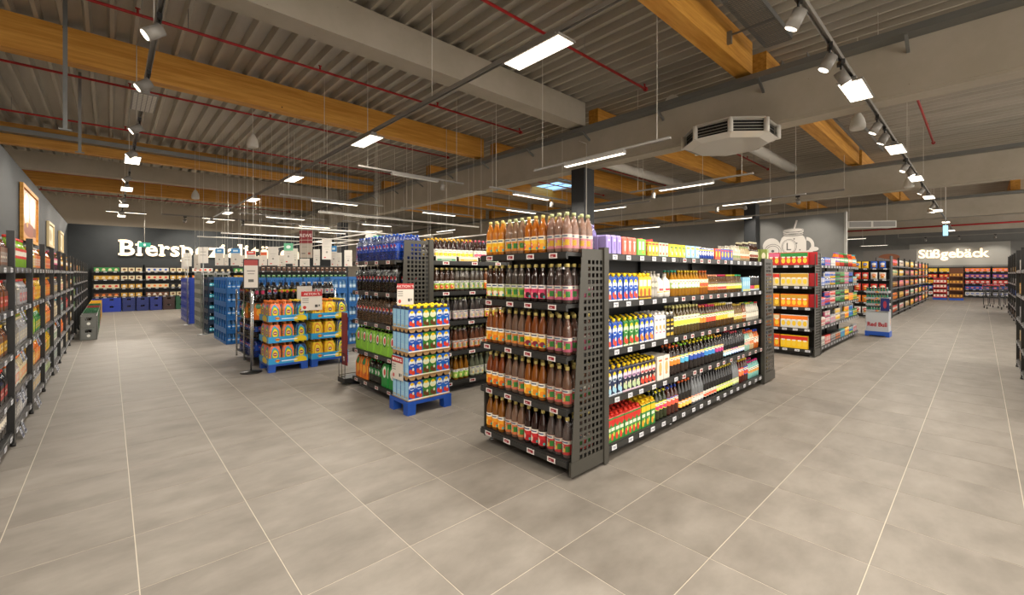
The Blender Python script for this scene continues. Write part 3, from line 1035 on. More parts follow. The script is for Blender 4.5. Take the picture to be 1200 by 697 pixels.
A4 = Unit('gondola_shelf', 'rear side of the near gondola facing the juice aisle', 'the rear side of the near gondola', 6.9, 3.27, PI, 3.8, .48, LV, 3, 1.8, TAGW, tagstep=.3)

# label prints ------------------------------------------------------
def fl(top, bottom, f1, f2, stripe='2a3c6a'):
    """fruit label: white brand zone above, coloured zone with fruit below"""
    return P(bottom, ('r', .5, .86, 1, .3, top), ('r', .5, .86, .56, .1, stripe), ('e', .34, .3, .34, .5, f1), ('e', .68, .24, .36, .42, f2), ('e', .4, .36, .12, .16, 'fff2c8'), ('e', .82, .12, .16, .2, '49b8b0'), rep=2)


def bl(col, g1='3f8f3c', w_='ece7da'):
    """back label: panel of small print"""
    return P(col, ('r', .5, .86, 1, .24, w_), ('r', .5, .86, .5, .1, '5a6a8a'), ('r', .28, .4, .34, .56, w_), ('r', .28, .5, .24, .06, '8b8b86'), ('r', .28, .38, .24, .06, '8b8b86'), ('r', .28, .26, .24, .06, '8b8b86'), ('r', .74, .4, .3, .4, g1), ('e', .5, .3, .16, .3, 'f0c84c'), rep=2)


AMB, AMB2, BRN, DRK, PNK, RED = 'b2641a', '9c5218', '5d3318', '2a1712', '8f6a58', '4a140f'
YC, GC = 'd8c474', '2b8f82'
shelfA = [
    # level: (kind, body, label, desc)
    (4, [('L', 'c8781e', fl('f1e2b0', 'f0b818', 'f7d640', 'ec8c14'), 'golden juice bottle with yellow label'), ('P', 'a88468', bl('ee9a3c'), 'film-wrapped pale bottle pack with orange labels'),
         ('L', 'b5651a', fl('f0e0c8', 'f2c23a', 'd8446c', 'f0a030'), 'amber juice bottle with yellow and pink label'), ('P', 'a98370', bl('e38c94', 'e8b832'), 'film-wrapped rosy bottle pack with pink labels')]),
    (3, [('L', '41281a', fl('efeee6', 'b9cc4c', 'd8402c', 'f0e4d0'), 'dark juice bottle with apple picture label'), ('P', '5b5048', bl('a9c24c'), 'film-wrapped bottle pack with lime green labels'),
         ('L', '2c1a16', fl('f2e8e4', 'd8416a', 'f06a86', '3a1820'), 'dark juice bottle with pink berry label'), ('P', '54443f', bl('d9668a'), 'film-wrapped bottle pack with rose pink labels')]),
    (2, [('L', '8a4a1e', fl('f3f0e6', 'f0a428', 'f8d04c', 'e8781c'), 'brown juice bottle with orange fruit label'), ('P', '8b6a56', bl('ee8e3a'), 'film-wrapped tan bottle pack with orange labels'),
         ('L', '7d4119', fl('f3e6d0', 'f3c02c', 'b8283c', '7a1c34'), 'brown juice bottle with yellow and plum label'), ('P', '6f4b3c', bl('c25a78'), 'film-wrapped bottle pack with plum labels')]),
    (1, [('L', '7c3a14', fl('f2eddc', 'f09a24', 'f8c844', 'd85c18'), 'chestnut juice bottle with orange slice label'), ('P', '8e6c58', bl('ea7c5c'), 'film-wrapped bottle pack with coral labels'),
         ('L', '8a4d14', fl('f3efe2', 'f2b42a', 'f6de5a', 'e88a1a'), 'honey coloured juice bottle with yellow label'), ('P', '84604c', bl('dd5f57'), 'film-wrapped bottle pack with red and green labels')]),
    (0, [('L', '8a5312', fl('f3efe2', 'f0a020', 'f8cc40', 'e07818'), 'dark golden juice bottle with orange label'), ('P', '94705a', bl('ee8048'), 'film-wrapped bottle pack with bright orange labels'),
         ('L', '2c120c', fl('f4ece2', 'd02c30', 'f0e0d0', 'a81420'), 'nearly black juice bottle with red label'), ('P', '6b5c58', bl('d2383c'), 'film-wrapped bottle pack with bright red labels')]),
]
for lv, items in shelfA:
    u = .03
    for k, body, lab, desc in items:
        if k == 'L':
            sp = bottle('juice', body, lab, YC)
            run(A1, lv, u, u + .252, sp, desc, rear=4 if lv == 4 else 2, n=3, jit=.002)
        else:
            sp = six_pack(body, lab, YC if lv != 4 else 'b9c08c', shape='juice', nx=3, ny=2, name='bottle_pack')
            run(A1, lv, u, u + .258, sp, desc, rear=1, n=1, jit=.002)
        u += .257

# ---- products of the long side -------------------------------------------------
def ct(base, mid, fruit, sun='f2c81c', white='e9eef4'):
    return P(base, ('e', .5, .70, .9, .34, white), ('d', .5, .86, .7, .18, sun), ('r', .5, .62, .66, .10, mid), ('e', .3, .26, .4, .26, fruit), ('e', .66, .18, .5, .24, fruit), ('e', .66, .36, .26, .16, 'f2e6c8'), ('r', .5, .03, 1, .07, white))


BLU = ct('1c50b4', '2058b8', 'd8472c')
BLO = ct('1c50b4', '2058b8', 'ee8a2a')
BLK = ct('16244a', '46566e', '9cc8dc', white='cfd9e6')
PIK = ct('1a2238', '8a6a90', 'b9cc9c', white='e6c8da')
WRD = ct('201c24', 'b84c50', 'd8442e', white='f0d8d4')
GRN = ct('2f7d34', '3a8a3c', 'e0402e', white='dce6c4')
TRG = ct('3d7f2e', 'f0e8b0', '6b3f22', white='e6ecd0')
GRD = P('35813a', ('r', .5, .84, 1, .18, 'c62a20'), ('d', .5, .72, .8, .22, 'c62a20'), ('r', .5, .52, .7, .14, 'dfe6c8'), ('e', .35, .2, .5, .3, 'd83a24'), ('e', .7, .3, .3, .2, 'c8d24c'))
GRY = P('35813a', ('r', .5, .80, 1, .24, 'e8c022'), ('r', .5, .52, .7, .14, 'dfe6c8'), ('e', .35, .2, .5, .28, 'e89a1c'), ('e', .7, .3, .3, .2, 'c8d24c'))
YWT = P('e9c23a', ('r', .5, .75, .8, .3, 'f2ead0'), ('e', .5, .3, .6, .4, 'b2601e'), ('r', .5, .1, 1, .1, '7a4a1c'))
WHC = P('e6e0da', ('r', .5, .85, .6, .08, '9a9aa4'), ('e', .5, .52, .5, .2, 'e8a45c'), ('r', .5, .3, .5, .05, 'd05c8c'), ('r', .8, .4, .12, .1, 'd86a2c'))
BLY = P('25211e', ('e', .5, .8, .8, .12, 'd8b42a'), ('e', .5, .6, .8, .1, 'd8b42a'), ('e', .5, .4, .8, .1, 'e8d49a'), ('r', .5, .15, .8, .14, 'c8a42a'))
MINT = P('b9d8c0', ('e', .5, .5, .6, .3, 'f2f2ea'), ('e', .5, .3, .4, .16, 'd86a5c'), ('r', .5, .85, .8, .1, '3a9a70'))


def pl2(a, b_, c, d_='f2ead8', rep=2):
    return P(a, ('r', .5, .8, 1, .34, b_), ('e', .5, .72, .7, .34, d_), ('e', .5, .3, .7, .5, c), ('r', .5, .74, .44, .08, '5a4a3a'), rep=rep)


ITEMS = {
 4: [(.02, .26, pack(P('a596d8', ('e', .5, .5, .45, .6, '8f78c8'), ('r', .5, .78, .5, .1, 'e6def2')), .066, .165, .09, side=sol('9a8ccc'), name='lilac_canister', cat='canister', bev=True), 'lilac canister'),
     (.27, .50, pack(P('e0705c', ('e', .5, .5, .4, .6, 'f0d8cc'), ('r', .5, .8, .5, .1, 'f2e6e0')), .072, .16, .09, side=sol('d86450'), name='coral_canister', cat='canister', bev=True), 'coral red canister'),
     (.51, .66, pack(P('7fc850', ('r', .3, .6, .22, .5, 'eef4e0'), ('r', .7, .6, .22, .5, 'eef4e0'), ('e', .7, .2, .3, .16, 'e8a030')), .145, .155, .09, side=sol('72bc48'), name='tea_pack', cat='box'), 'green twin pack'),
     (.68, .86, None, 'tray1'), (.87, 1.10, None, 'tray2'),
     (1.12, 1.48, pack(P('ecd52e', ('e', .35, .55, .3, .5, 'f6ea88'), ('r', .6, .75, .6, .12, '3a7a3a'), ('e', .72, .3, .3, .3, 'f0f0c0')), .085, .135, .12, side=sol('e2ca24'), name='yellow_drink_box', cat='box'), 'yellow lemon drink box'),
     (1.49, 1.82, pack(P('9fd0ea', ('r', .5, .8, .8, .18, 'f0e24c'), ('e', .5, .4, .5, .4, 'e8f2f8'), ('e', .6, .3, .3, .2, 'f0c040')), .10, .135, .12, side=sol('8cc4e2'), name='pale_drink_box', cat='box'), 'pale blue and yellow drink box'),
     (1.83, 2.24, can(P('2848a4', ('e', .5, .5, .6, .4, 'd8d8e8'), ('r', .5, .78, 1, .1, 'f0d040'), rep=2), .13, .03, 'energy_can'), 'blue canned drink'),
     (2.25, 2.42, pack(P('e0522a', ('e', .5, .5, .6, .5, 'f0c030'), ('r', .5, .85, .8, .12, '2a4a9c')), .075, .135, .12, side=sol('cc4a24'), name='orange_drink_box', cat='box'), 'orange and yellow drink box'),
     (2.43, 2.80, pack(P('2a50b0', ('e', .5, .5, .6, .5, 'f0c030'), ('r', .5, .85, .8, .12, 'd8442a')), .085, .135, .12, side=sol('2448a0'), name='blue_drink_box', cat='box'), 'blue and yellow drink box'),
     (2.82, 3.10, bottle('small', 'd8d0b8', pl2('c8b890', 'e8e0c8', '8a9a5a'), 'b8b0a0', .9, 10, 'iced_coffee_bottle'), 'small cream bottle with pale cap'),
     (3.12, 3.44, bottle('small', 'c2b08a', pl2('b8a878', 'e8e0c8', 'c87840'), '8f9f6a', .9, 10, 'iced_coffee_bottle'), 'small beige bottle with olive cap'),
     (3.46, 3.78, bottle('syrup', '3a1e10', pl2('e8dcc0', 'e2cfa0', '8a3a1c'), 'd8cfae', .95, 12, 'syrup_bottle'), 'dark brown bottle with cream cap')],
 3: [(.02, .27, carton(BLU, 'f0c81c'), 'blue juice carton with red fruit'), (.28, .53, carton(BLU, 'f0c81c', side=sol('2456b0')), 'blue juice carton with red fruit, right of the first three'),
     (.54, .76, carton(YWT, 'f0c81c', top='c8a22a'), 'yellow and brown juice carton'), (.78, .90, bottle('soda', 'b9b4aa', P('8a8678', ('e', .5, .5, .6, .6, 'c8c4b4'), rep=2), 'a8a49a', .78, 12, 'water_bottle'), 'tall clear grey bottle'),
     (.92, 1.18, jug('e2ddd4', P('ece8de', ('r', .5, .5, .5, .3, 'c84c50'), ('r', .3, .2, .4, .12, 'e8b040'), rep=2), 'ddd8d0'), 'white plastic jug with red print'),
     (1.20, 1.34, bottle('drink', 'b07818', pl2('9ab86a', 'e8e4d4', 'e8e8d8'), '2a9a7a', .9, 12), 'amber bottle with green cap'),
     (1.35, 1.86, bottle('drink', 'b27c1c', pl2('8eb45c', 'e8e6d6', 'e6e8dc'), 'e0c02a', .9, 12), 'amber bottle with yellow cap'),
     (1.87, 2.08, bottle('drink', 'a86414', pl2('e8b03a', 'ecd8a8', 'd8502c'), 'e0682a', .9, 12), 'amber bottle with orange cap'),
     (2.09, 2.36, bottle('syrup', '6a4a20', pl2('e87a2c', '6fae3c', 'e0642c'), 'e8a07a', .78, 10, 'syrup_bottle'), 'small brown bottle with peach cap'),
     (2.37, 2.62, bottle('syrup', '5c3c1c', pl2('d8d0b0', '6fae3c', 'c83a2c'), 'd82a5c', .78, 10, 'syrup_bottle'), 'small brown bottle with magenta cap'),
     (2.63, 2.92, bottle('syrup', '664620', pl2('e8b02c', '6fae3c', 'f0c840'), 'd8c82c', .78, 10, 'syrup_bottle'), 'small brown bottle with yellow cap'),
     (2.93, 3.14, bottle('syrup', '5c4420', pl2('a8c43c', '6fae3c', 'd8d84c'), '2aa86a', .78, 10, 'syrup_bottle'), 'small brown bottle with green cap'),
     (3.15, 3.42, pack(P('8cc4de', ('e', .5, .6, .5, .4, 'd8ecf4'), ('r', .5, .1, 1, .14, 'e8d84a')), .055, .19, .06, side=sol('80b8d4'), name='light_blue_box', cat='box', bev=True), 'light blue slim box'),
     (3.43, 3.60, can(P('1c1c20', ('r', .5, .2, 1, .36, 'e04a6c'), ('r', .5, .08, 1, .14, 'd8e8f0'), rep=2), .20, .028, 'black_tin'), 'black can with pink band'),
     (3.61, 3.80, can(P('1c1c20', ('r', .5, .2, 1, .36, 'e8d040'), ('r', .5, .08, 1, .14, 'd8e8f0'), rep=2), .20, .028, 'black_tin'), 'black can with yellow band')],
 2: [(.02, .27, carton(BLU, 'f0c81c', h_=.25), 'blue juice carton'), (.28, .54, carton(GRN, 'f0c81c', h_=.25, top='2d6a30'), 'green juice carton with yellow cap'),
     (.55, .81, carton(BLO, 'f0c81c', h_=.25), 'blue juice carton with orange fruit'), (.83, 1.05, carton(WHC, 'e8e4e0', h_=.26, top='d8d4d0'), 'white plant drink carton'),
     (1.06, 1.22, carton(BLY, 'e8e0d0', h_=.25, top='2a2622'), 'black and yellow striped carton'),
     (1.24, 1.86, bottle('drink', '5c4a20', pl2('c8d88c', 'dce8c0', 'e8e04c'), 'cfc87c', 1, 12), 'olive juice bottle with green and yellow label'),
     (1.87, 2.03, bottle('drink', '4a3016', pl2('f0902c', '5aa83c', 'f0902c'), 'e0843c', .92, 12), 'brown juice bottle with orange cap'),
     (2.04, 2.30, bottle('drink', '4a3016', pl2('e8503a', '5aa83c', 'e8502c'), 'd82a5c', .92, 12), 'brown juice bottle with pink cap'),
     (2.31, 2.66, bottle('drink', '5a3c16', pl2('f0a82c', '5aa83c', 'f4c440'), 'e0c83a', .92, 12), 'brown juice bottle with yellow cap'),
     (2.67, 2.86, bottle('drink', '5a3c16', pl2('f0b45c', '5aa83c', 'f0e0a0'), 'e8e4dc', .92, 12), 'brown juice bottle with white cap'),
     (2.87, 3.16, bottle('syrup', '7a5a20', pl2('c8b040', 'a89838', 'c8c060'), 'c8a83a', .85, 10, 'syrup_bottle'), 'olive gold bottle'),
     (3.18, 3.30, bottle('syrup', '8a4a1a', pl2('e8e0c8', 'e8e0d0', 'd88a4c'), '3a3a34', .85, 10, 'syrup_bottle'), 'orange brown bottle with dark cap'),
     (3.31, 3.48, bottle('syrup', 'd8d4c4', pl2('e8e0d0', '4a5a44', 'e8e0d0'), 'c8cc3a', .85, 10, 'syrup_bottle'), 'cream bottle with lime cap'),
     (3.49, 3.64, bottle('syrup', 'd8d4c4', pl2('e8e0d0', '4a5a44', 'e8e0d0'), '2a9a4a', .85, 10, 'syrup_bottle'), 'cream bottle with green cap'),
     (3.65, 3.79, bottle('syrup', 'd8d4c4', pl2('e8e0d0', '4a5a44', 'e8e0d0'), 'c82a2a', .85, 10, 'syrup_bottle'), 'cream bottle with red cap')],
 1: [(.02, .27, carton(BLK, 'f0c81c', h_=.25, top='16244a'), 'navy and white juice carton'), (.28, .56, carton(PIK, 'f0c81c', h_=.25, top='1a2238'), 'navy and pink juice carton'),
     (.57, .84, carton(WRD, 'f0c81c', h_=.25, top='201c24'), 'black and red juice carton'), (.87, 1.13, pack(P('e8e0d4', ('e', .5, .5, .5, .5, 'f0b070'), ('r', .5, .82, .5, .08, 'c86a3a'), ('e', .5, .25, .4, .14, 'd89a6a')), .12, .235, .10, side=sol('ddd6cc'), name='juice_multipack', cat='carton pack'), 'white carton multipack with oranges'),
     (1.15, 1.38, bottle('soda', '2a1a14', pl2('f0882c', 'e8d04a', 'f0882c'), 'e8682a', .9, 12, 'soda_bottle'), 'dark soda bottle with orange and yellow label'),
     (1.39, 1.58, bottle('soda', '2a1a14', pl2('5ab8e0', 'c8d83a', '5ab8e0'), '8ac83a', .9, 12, 'soda_bottle'), 'dark soda bottle with sky blue label'),
     (1.60, 1.98, bottle('soda', '1c1512', pl2('2a50b0', 'f0d82c', '2a50b0'), 'e8d82c', .9, 12, 'soda_bottle'), 'dark soda bottle with blue and yellow label'),
     (2.00, 2.28, bottle('soda', '1c1512', pl2('4aa0e0', 'c8e03a', '3a8ad0'), 'b8d83a', .9, 12, 'soda_bottle'), 'dark soda bottle with lime and blue label'),
     (2.29, 2.52, bottle('soda', '1c1512', pl2('6a2a80', 'f0d04c', 'c83a7a'), 'e8a82c', .9, 12, 'soda_bottle'), 'dark soda bottle with purple label'),
     (2.54, 2.78, bottle('low', '17171a', pl2('8cd0e8', 'e8b04c', 'd8f0f8'), '2a2a2c', 1, 12, 'soda_bottle'), 'black bottle with low orange and sky label'),
     (2.79, 3.02, bottle('low', '17171a', pl2('4a8ad8', 'e0407a', 'e8f0f8'), 'c84a5c', 1, 12, 'soda_bottle'), 'black bottle with low pink and blue label'),
     (3.03, 3.24, bottle('low', '17171a', pl2('4a8ad8', 'f0d83a', 'e8f0f8'), '2a2a2c', 1, 12, 'soda_bottle'), 'black bottle with low yellow and blue label'),
     (3.26, 3.44, bottle('squash', 'a8d4c4', pl2('8cc8b4', 'd8ece4', 'e8b0a0'), 'd8543a', 1.1, 12, 'smoothie_bottle'), 'mint green curvy bottle'),
     (3.45, 3.60, bottle('squash', 'e0c090', pl2('e8d0a8', 'f0e0c8', 'e08a5a'), 'e8702a', 1.1, 12, 'smoothie_bottle'), 'peach curvy bottle'),
     (3.61, 3.79, bottle('squash', 'd8702a', pl2('e8823a', 'f0a060', 'e8e0d0'), '2a4ab8', 1.1, 12, 'smoothie_bottle'), 'orange curvy bottle with blue cap')],
 0: [(.02, .29, carton(GRD, 'd83a2a', h_=.24, top='b82a20'), 'green juice carton with red cap'), (.30, .57, carton(GRD, 'd83a2a', h_=.24, top='b82a20'), 'green juice carton with red cap, second trio'),
     (.58, .84, carton(GRY, 'f0c81c', h_=.25, top='d8a822'), 'green juice carton with yellow top'),
     (.86, 1.09, bottle('soda', '2c3416', pl2('c8d84a', 'e8e04a', 'e83a6a'), 'e8e03a', .86, 12, 'soda_bottle'), 'olive soda bottle with yellow label'),
     (1.10, 1.34, bottle('soda', '4a1c10', pl2('e8703a', '3a62c8', 'e85a4a'), '2a4ac0', .86, 12, 'soda_bottle'), 'red brown soda bottle with blue label'),
     (1.36, 1.66, bottle('low', '1a1816', pl2('f0983a', 'f0902c', 'f8d060'), 'e0622a', 1, 12, 'soda_bottle'), 'black bottle with low orange label'),
     (1.67, 1.96, bottle('low', '7c8084', pl2('e8d8cc', 'e87a5a', 'e8e4e0'), '8a8a8c', 1, 12, 'soda_bottle'), 'clear grey bottle with coral and white label'),
     (1.97, 2.32, bottle('low', '17171a', pl2('d8e0d0', 'e8ece0', 'e86a4a'), '2a2a2c', 1, 12, 'soda_bottle'), 'black bottle with low white label'),
     (2.33, 2.82, bottle('low', '17171a', pl2('b0d03a', 'c0d84a', 'e0e87a'), 'd8c03a', 1, 12, 'soda_bottle'), 'black bottle with low lime label'),
     (2.83, 3.03, bottle('low', '8c9094', pl2('b0d03a', 'd0e09a', 'e0e8b0'), 'a0a0a0', 1, 12, 'soda_bottle'), 'clear grey bottle with lime label'),
     (3.04, 3.22, bottle('drink', '5c1a10', pl2('e0442a', 'e0442a', 'f08a4a'), 'e8c02a', 1, 12, 'soda_bottle'), 'dark red bottle with orange red label'),
     (3.23, 3.36, bottle('drink', '5c2a20', pl2('2a50c0', '2a50c0', 'e04a3a'), 'e8c02a', 1, 12, 'soda_bottle'), 'brown bottle with bright blue label'),
     (3.38, 3.80, bottle('squash', '8ad0c8', pl2('7ac8c0', 'b8e0d8', 'e8a04c'), 'd82a7a', 1.0, 12, 'smoothie_bottle'), 'turquoise curvy bottle with pink cap')],
}
for lv, items in ITEMS.items():
    for u0, u1, sp, desc in items:
        if sp is None: continue
        run(A2, lv, u0, u1, sp, desc, rear=2 if lv == 4 or sp.name in ('juice_carton',) else 1)
# red display trays on the top shelf
for i, (u0, base, txt) in enumerate(((.68, 'd8c040', 'yellow'), (.88, 'b8d8b8', 'mint green'))):
    t = put('display_tray', None, None, A2.world(u0, .03, 1.771), 0, label='red cardboard display tray with %s cartons on the near long gondola' % txt, cat='tray', group='red display trays on the gondola top')
    MB().prism([(0, 0), (.2, 0), (.2, .10 if i else .05), (.1, .02), (0, .05 if i else .10)], 0, .003).build('front_board', sol('c4202a'), t)
    MB().box(0, .003, 0, .16, 0, .10).box(.197, .2, 0, .16, 0, .10).build('side_board', sol('c4202a'), t)
    MB().prism([(0, 0), (.2, 0), (.2, .19), (0, .17)], .157, .16).build('back_board', sol('c4202a'), t)
    for k in range(3 - i * 0):
        pack(P(base, ('e', .5, .5, .6, .4, 'eee6c8'), ('r', .5, .85, .8, .12, 'c84a3a'), ('e', .5, .2, .5, .2, 'd8684a' if i else 'b8862a')), .058, .135, .05, name='small_drink_carton', cat='carton').spawn(A2.world(u0 + .036 + k * .064, .036, 1.773), 0, '%s small %s drink carton in the red display tray on the gondola top' % (['left', 'middle', 'right'][k], txt), 'small %s cartons in red tray' % txt)
x = 0
for u, tx in ((.04, 'left'), (.09, 'right')):
    bottle('soda', '9488c8', P('a79ad6', ('e', .5, .5, .5, .5, '7a6ab8'), rep=2), 'b8aee0', .78, 12, 'lilac_bottle').spawn(A2.world(u, .2 if tx == 'left' else .22, 1.771), 0, 'tall lilac bottle standing behind the lilac canisters, %s one' % tx)
# small products beyond the perforated panel of the far end shelf
for lv in range(5):
    for k in range(4):
        c1 = random.choice(['c8a030', '3a6ab0', '8aa03a', 'b0402a'])
    run(A3, lv, .03, 1.0, pack(P(['c8a030', '3a6ab0', 'c8742c', 'd0b040', '88984a'][lv], ('e', .5, .5, .6, .5, 'e8e0c0')), .09, .2, .09, name='snack_box', cat='box'), ['gold', 'blue', 'orange', 'yellow', 'olive'][lv] + ' packet seen through the perforated panel', rear=0)
# ================================================================== B: the second gondola
B1 = Unit('end_shelf', 'black cola end shelf behind the blue carton pallet', 'the cola end shelf', 2.56, 6.14, FX, 1.27, .46, LV, 1, 1.8, TAGR, tagn=4, plinth=False, tagw=.085)
perf_panel('perforated_panel', B1, 3.03, 4.845, 0, .36, .44, 2.02)
in_unit(B1, 2.6, 3.03, 4.84, 4.86, .03, .14, 'base_panel', PERF)
in_unit(B1, 3.02, 3.085, 4.83, 4.89, .015, 2.04, 'upright', PERF)
B2 = Unit('gondola_shelf', 'second black gondola with juice bottles behind the near one', 'the second gondola', 3.09, 4.86, 0, 3.9, .48, LV, 3, 1.8, TAGR, tagn=3, tagw=.1)


def pepsi(bg, ring='e8e8ee'):
    return P(bg, ('e', .5, .5, .34, .42, ring), ('e', .5, .56, .28, .26, 'c8202c'), ('e', .5, .42, .28, .2, '2450a8'), ('r', .5, .49, .3, .05, 'f2f2f4'))


PEPL = P('1c4cb0', ('e', .5, .5, .5, .8, 'f2f2f4'), ('e', .5, .66, .42, .42, 'c8202c'), ('e', .5, .3, .42, .34, '1c3c90'), rep=2)
PEPK = P('0c0c0c', ('e', .5, .5, .5, .8, 'e8e8e8'), ('e', .5, .66, .42, .42, 'c8202c'), ('e', .5, .3, .42, .34, '1c3c90'), rep=2)
bluef = film_mat('blue_film', '1e4fc0', .3)
blackf = film_mat('black_film', '15130f', .3)
tanf = film_mat('tan_film', '8a6a4a', .22)
limef = film_mat('lime_film', '8ac83c', .85)
greenf = film_mat('green_film', '1f9a3c', .8)
orangef = film_mat('orange_film', 'e07820', .85)
SIXB = six_pack('150e0c', PEPL, '2054b4', filmcol=bluef, scale=.98)
SIXK = six_pack('150e0c', PEPK, '1c1c1e', filmcol=blackf, scale=1.02)
SIXT = six_pack('150e0c', PEPK, '1c1c1e', filmcol=tanf, scale=1.02)
SEVL = P('6fae3a', ('e', .5, .5, .5, .9, '2a6a2c'), ('e', .5, .5, .32, .5, 'd83a2a'), rep=2)
SIXL = six_pack('1c2414', SEVL, '8ac83c', filmprint=P('86c23c', ('e', .5, .6, .62, .5, '2a6a2c'), ('e', .5, .6, .46, .36, 'e8ece0'), ('e', .52, .6, .3, .26, 'd83a2a')), scale=1.02)
SIXG = six_pack('2a4a20', P('1f8a3c', ('e', .5, .5, .4, .7, 'e8e8e0'), ('e', .6, .55, .2, .36, 'd83a2a'), rep=2), '1f9a3c', filmprint=P('1f8f3c', ('e', .5, .6, .6, .45, 'e8ece0'), ('e', .56, .6, .3, .26, 'd83a2a')), scale=1.02)
SIXO = six_pack('c86a18', P('e07820', ('e', .5, .5, .6, .8, '2a6a3c'), ('e', .5, .5, .4, .4, 'f0a030'), rep=2), 'e8822a', filmprint=P('df741c', ('e', .4, .75, .6, .3, '2a7a4a'), ('e', .5, .4, .6, .4, 'f0b03c'), ('e', .7, .2, .3, .2, 'c8501c')), scale=1.0)
SILV = six_pack('1a1210', P('c4c2c0', ('e', .5, .5, .34, .7, 'f2f2f4'), ('e', .5, .64, .28, .36, 'c8202c'), ('e', .5, .34, .28, .3, '1c3c90'), rep=2), 'b8b6b4', scale=1.0)
fan = six_pack('b86a1c', P('d8a02c', ('e', .5, .5, .5, .7, '2a7a4a'), rep=2), 'e8822a', scale=1.0)
for lv, sp, desc in ((4, SIXB, 'blue film cola bottle pack'), (3, SIXK, 'black film cola bottle pack'), (2, SIXT, 'brown tinted cola bottle pack'), (1, SIXL, 'lime green film lemonade bottle pack')):
    run(B1, lv, .03, 1.24, sp, desc, rear=1, n=6)
run(B1, 0, .03, .42, SIXO, 'orange film soda bottle pack', rear=1, n=2)
run(B1, 0, .43, .80, six_pack('2a2a20', P('1f8a3c', ('e', .5, .5, .4, .7, 'e8e8e0'), rep=2), '1f9a3c', scale=.9), 'clear film pack of dark bottles with green labels', rear=1, n=2)
run(B1, 0, .82, 1.24, SIXG, 'green film soda bottle pack', rear=1, n=2)

wine = bottle('syrup', '2c120c', pl2('e8e4d8', 'ece8dc', 'e8c83a'), 'e8b02a', 1.05, 10, 'small_juice_bottle')
winer = bottle('syrup', '2c120c', pl2('e8e4d8', 'ece8dc', 'd8607a'), 'd86a7a', 1.05, 10, 'small_juice_bottle')
run(B2, 4, .05, .70, wine, 'small dark juice bottle with yellow cap', rear=3)
run(B2, 4, .72, 1.0, winer, 'small dark juice bottle with pink cap', rear=3)
run(B2, 4, 1.02, 1.7, bottle('syrup', '2c120c', pl2('e8e4d8', '4a8a5a', 'd8c07a'), '2a5ab0', 1.05, 10, 'small_juice_bottle'), 'small dark juice bottle with blue cap', rear=3)
for i, (u, c) in enumerate(((.05, '3f8f62'), (.42, 'd8a82a'), (.80, '4a8a5a'))):
    run(B2, 4, u, u + .34, pack(P('d8d2c4', ('r', .5, .3, .9, .4, c), ('r', .5, .3, .5, .08, 'eee8d8')), .33, .06, .02, name='tray_front', cat='cardboard tray'), ['green', 'yellow', 'dark green'][i] + ' banded cardboard tray front', rear=0, n=1, v=.012)
LB2 = [(3, [('L', '3a241a', fl('efeee6', '9cbf4c', 'd8402c', 'f0a050'), 'brown juice bottle with green apple label', .05, .38), ('P', '54483e', bl('8fb46a'), 'film-wrapped bottle pack with green labels', .38, .90), ('L', '6a3a1c', fl('f2e0c8', 'f2a02c', 'd8402c', 'f0d050'), 'brown juice bottle with orange label', .9, 1.24)]),
       (2, [('P', '4a4240', bl('d8b4bc', 'e8e4e0'), 'film-wrapped bottle pack with pale rose labels', .05, .92), ('L', '3a1c14', fl('f2e0c8', 'd8b83c', 'b8283c', 'f0d050'), 'dark juice bottle with plum label', .92, 1.24)]),
       (1, [('P', '7a4a34', bl('ee7c4c'), 'film-wrapped bottle pack with bright coral labels', .05, .92), ('L', '7a4a20', fl('f2e8d8', 'e87a5a', 'f0d050', 'd8502c'), 'amber juice bottle with coral label', .92, 1.24)]),
       (0, [('P', '8a7464', bl('e8dcc8', 'f0a83a'), 'film-wrapped bottle pack with cream labels', .05, .34), ('L', '8a5a18', fl('f2efe2', '8fbf4c', 'd8e07a', '5a9a3c'), 'golden juice bottle with green label', .36, .62), ('P', '7a8068', bl('cfd8b4', 'e8e8dc'), 'film-wrapped bottle pack with pale green labels', .63, 1.2)])]
for lv, items in LB2:
    for k, body, lab, desc, u0, u1 in items:
        sp = bottle('juice', body, lab, YC) if k == 'L' else six_pack(body, lab, 'b9c08c', shape='juice', nx=3, ny=2, name='bottle_pack')
        run(B2, lv, u0, u1, sp, desc, rear=1)

# red fabric board with wire basket at the left end of the cola shelf
t = put('display_board', None, None, (2.5, 6.17, 0), 0, label='dark red upright display board in a wire basket left of the cola shelf', cat='display board')
MB().box(-.01, .0, .0, .20, .28, 1.04).build('board', P('7c1a1e', ('r', .5, .5, .3, .3, '8c2226')), t)
writing('%', .09, sol('e8dcd8'), t, (-.014, .1, .34), FX)
w_ = MB()
for z in (.12, .45):
    w_.tube((-.04, 0, z), (-.04, .22, z), .004, 5).tube((.3, 0, z), (.3, .22, z), .004, 5).tube((-.04, .22, z), (.3, .22, z), .004, 5)
for y in (0, .11, .22): w_.tube((-.04, y, .08), (-.04, y, .45), .004, 5)
w_.build('wire_basket', BLACK, t)
bx('base', BLACK, -.05, .35, 0, .24, .03, .1, t)


# ---- pallets of cartons and iced tea
PB = mat('pallet_blue', '1c4fae', .45)


def pallet(name, x0, x1, y0, y1, h_, label, group=None, m_=PB):
    t = put(name, None, None, (x0, y0, 0), label=label, cat='pallet', group=group)
    w_, d_ = x1 - x0, y1 - y0
    bx('deck', m_, 0, w_, 0, d_, h_ - .035, h_, t)
    bb = min(.1, w_ * .18)
    for a in (0, (w_ - bb) / 2, w_ - bb) if w_ > .65 else (0, w_ - bb):
        for b_ in (0, d_ - bb):
            MB().prism([(a, 0), (a + bb, 0), (a + bb + (.01 if a < w_ - bb else 0), h_ - .035), (a - (.01 if a else 0), h_ - .035)], b_, b_ + bb).build('block', m_, t)
    return t


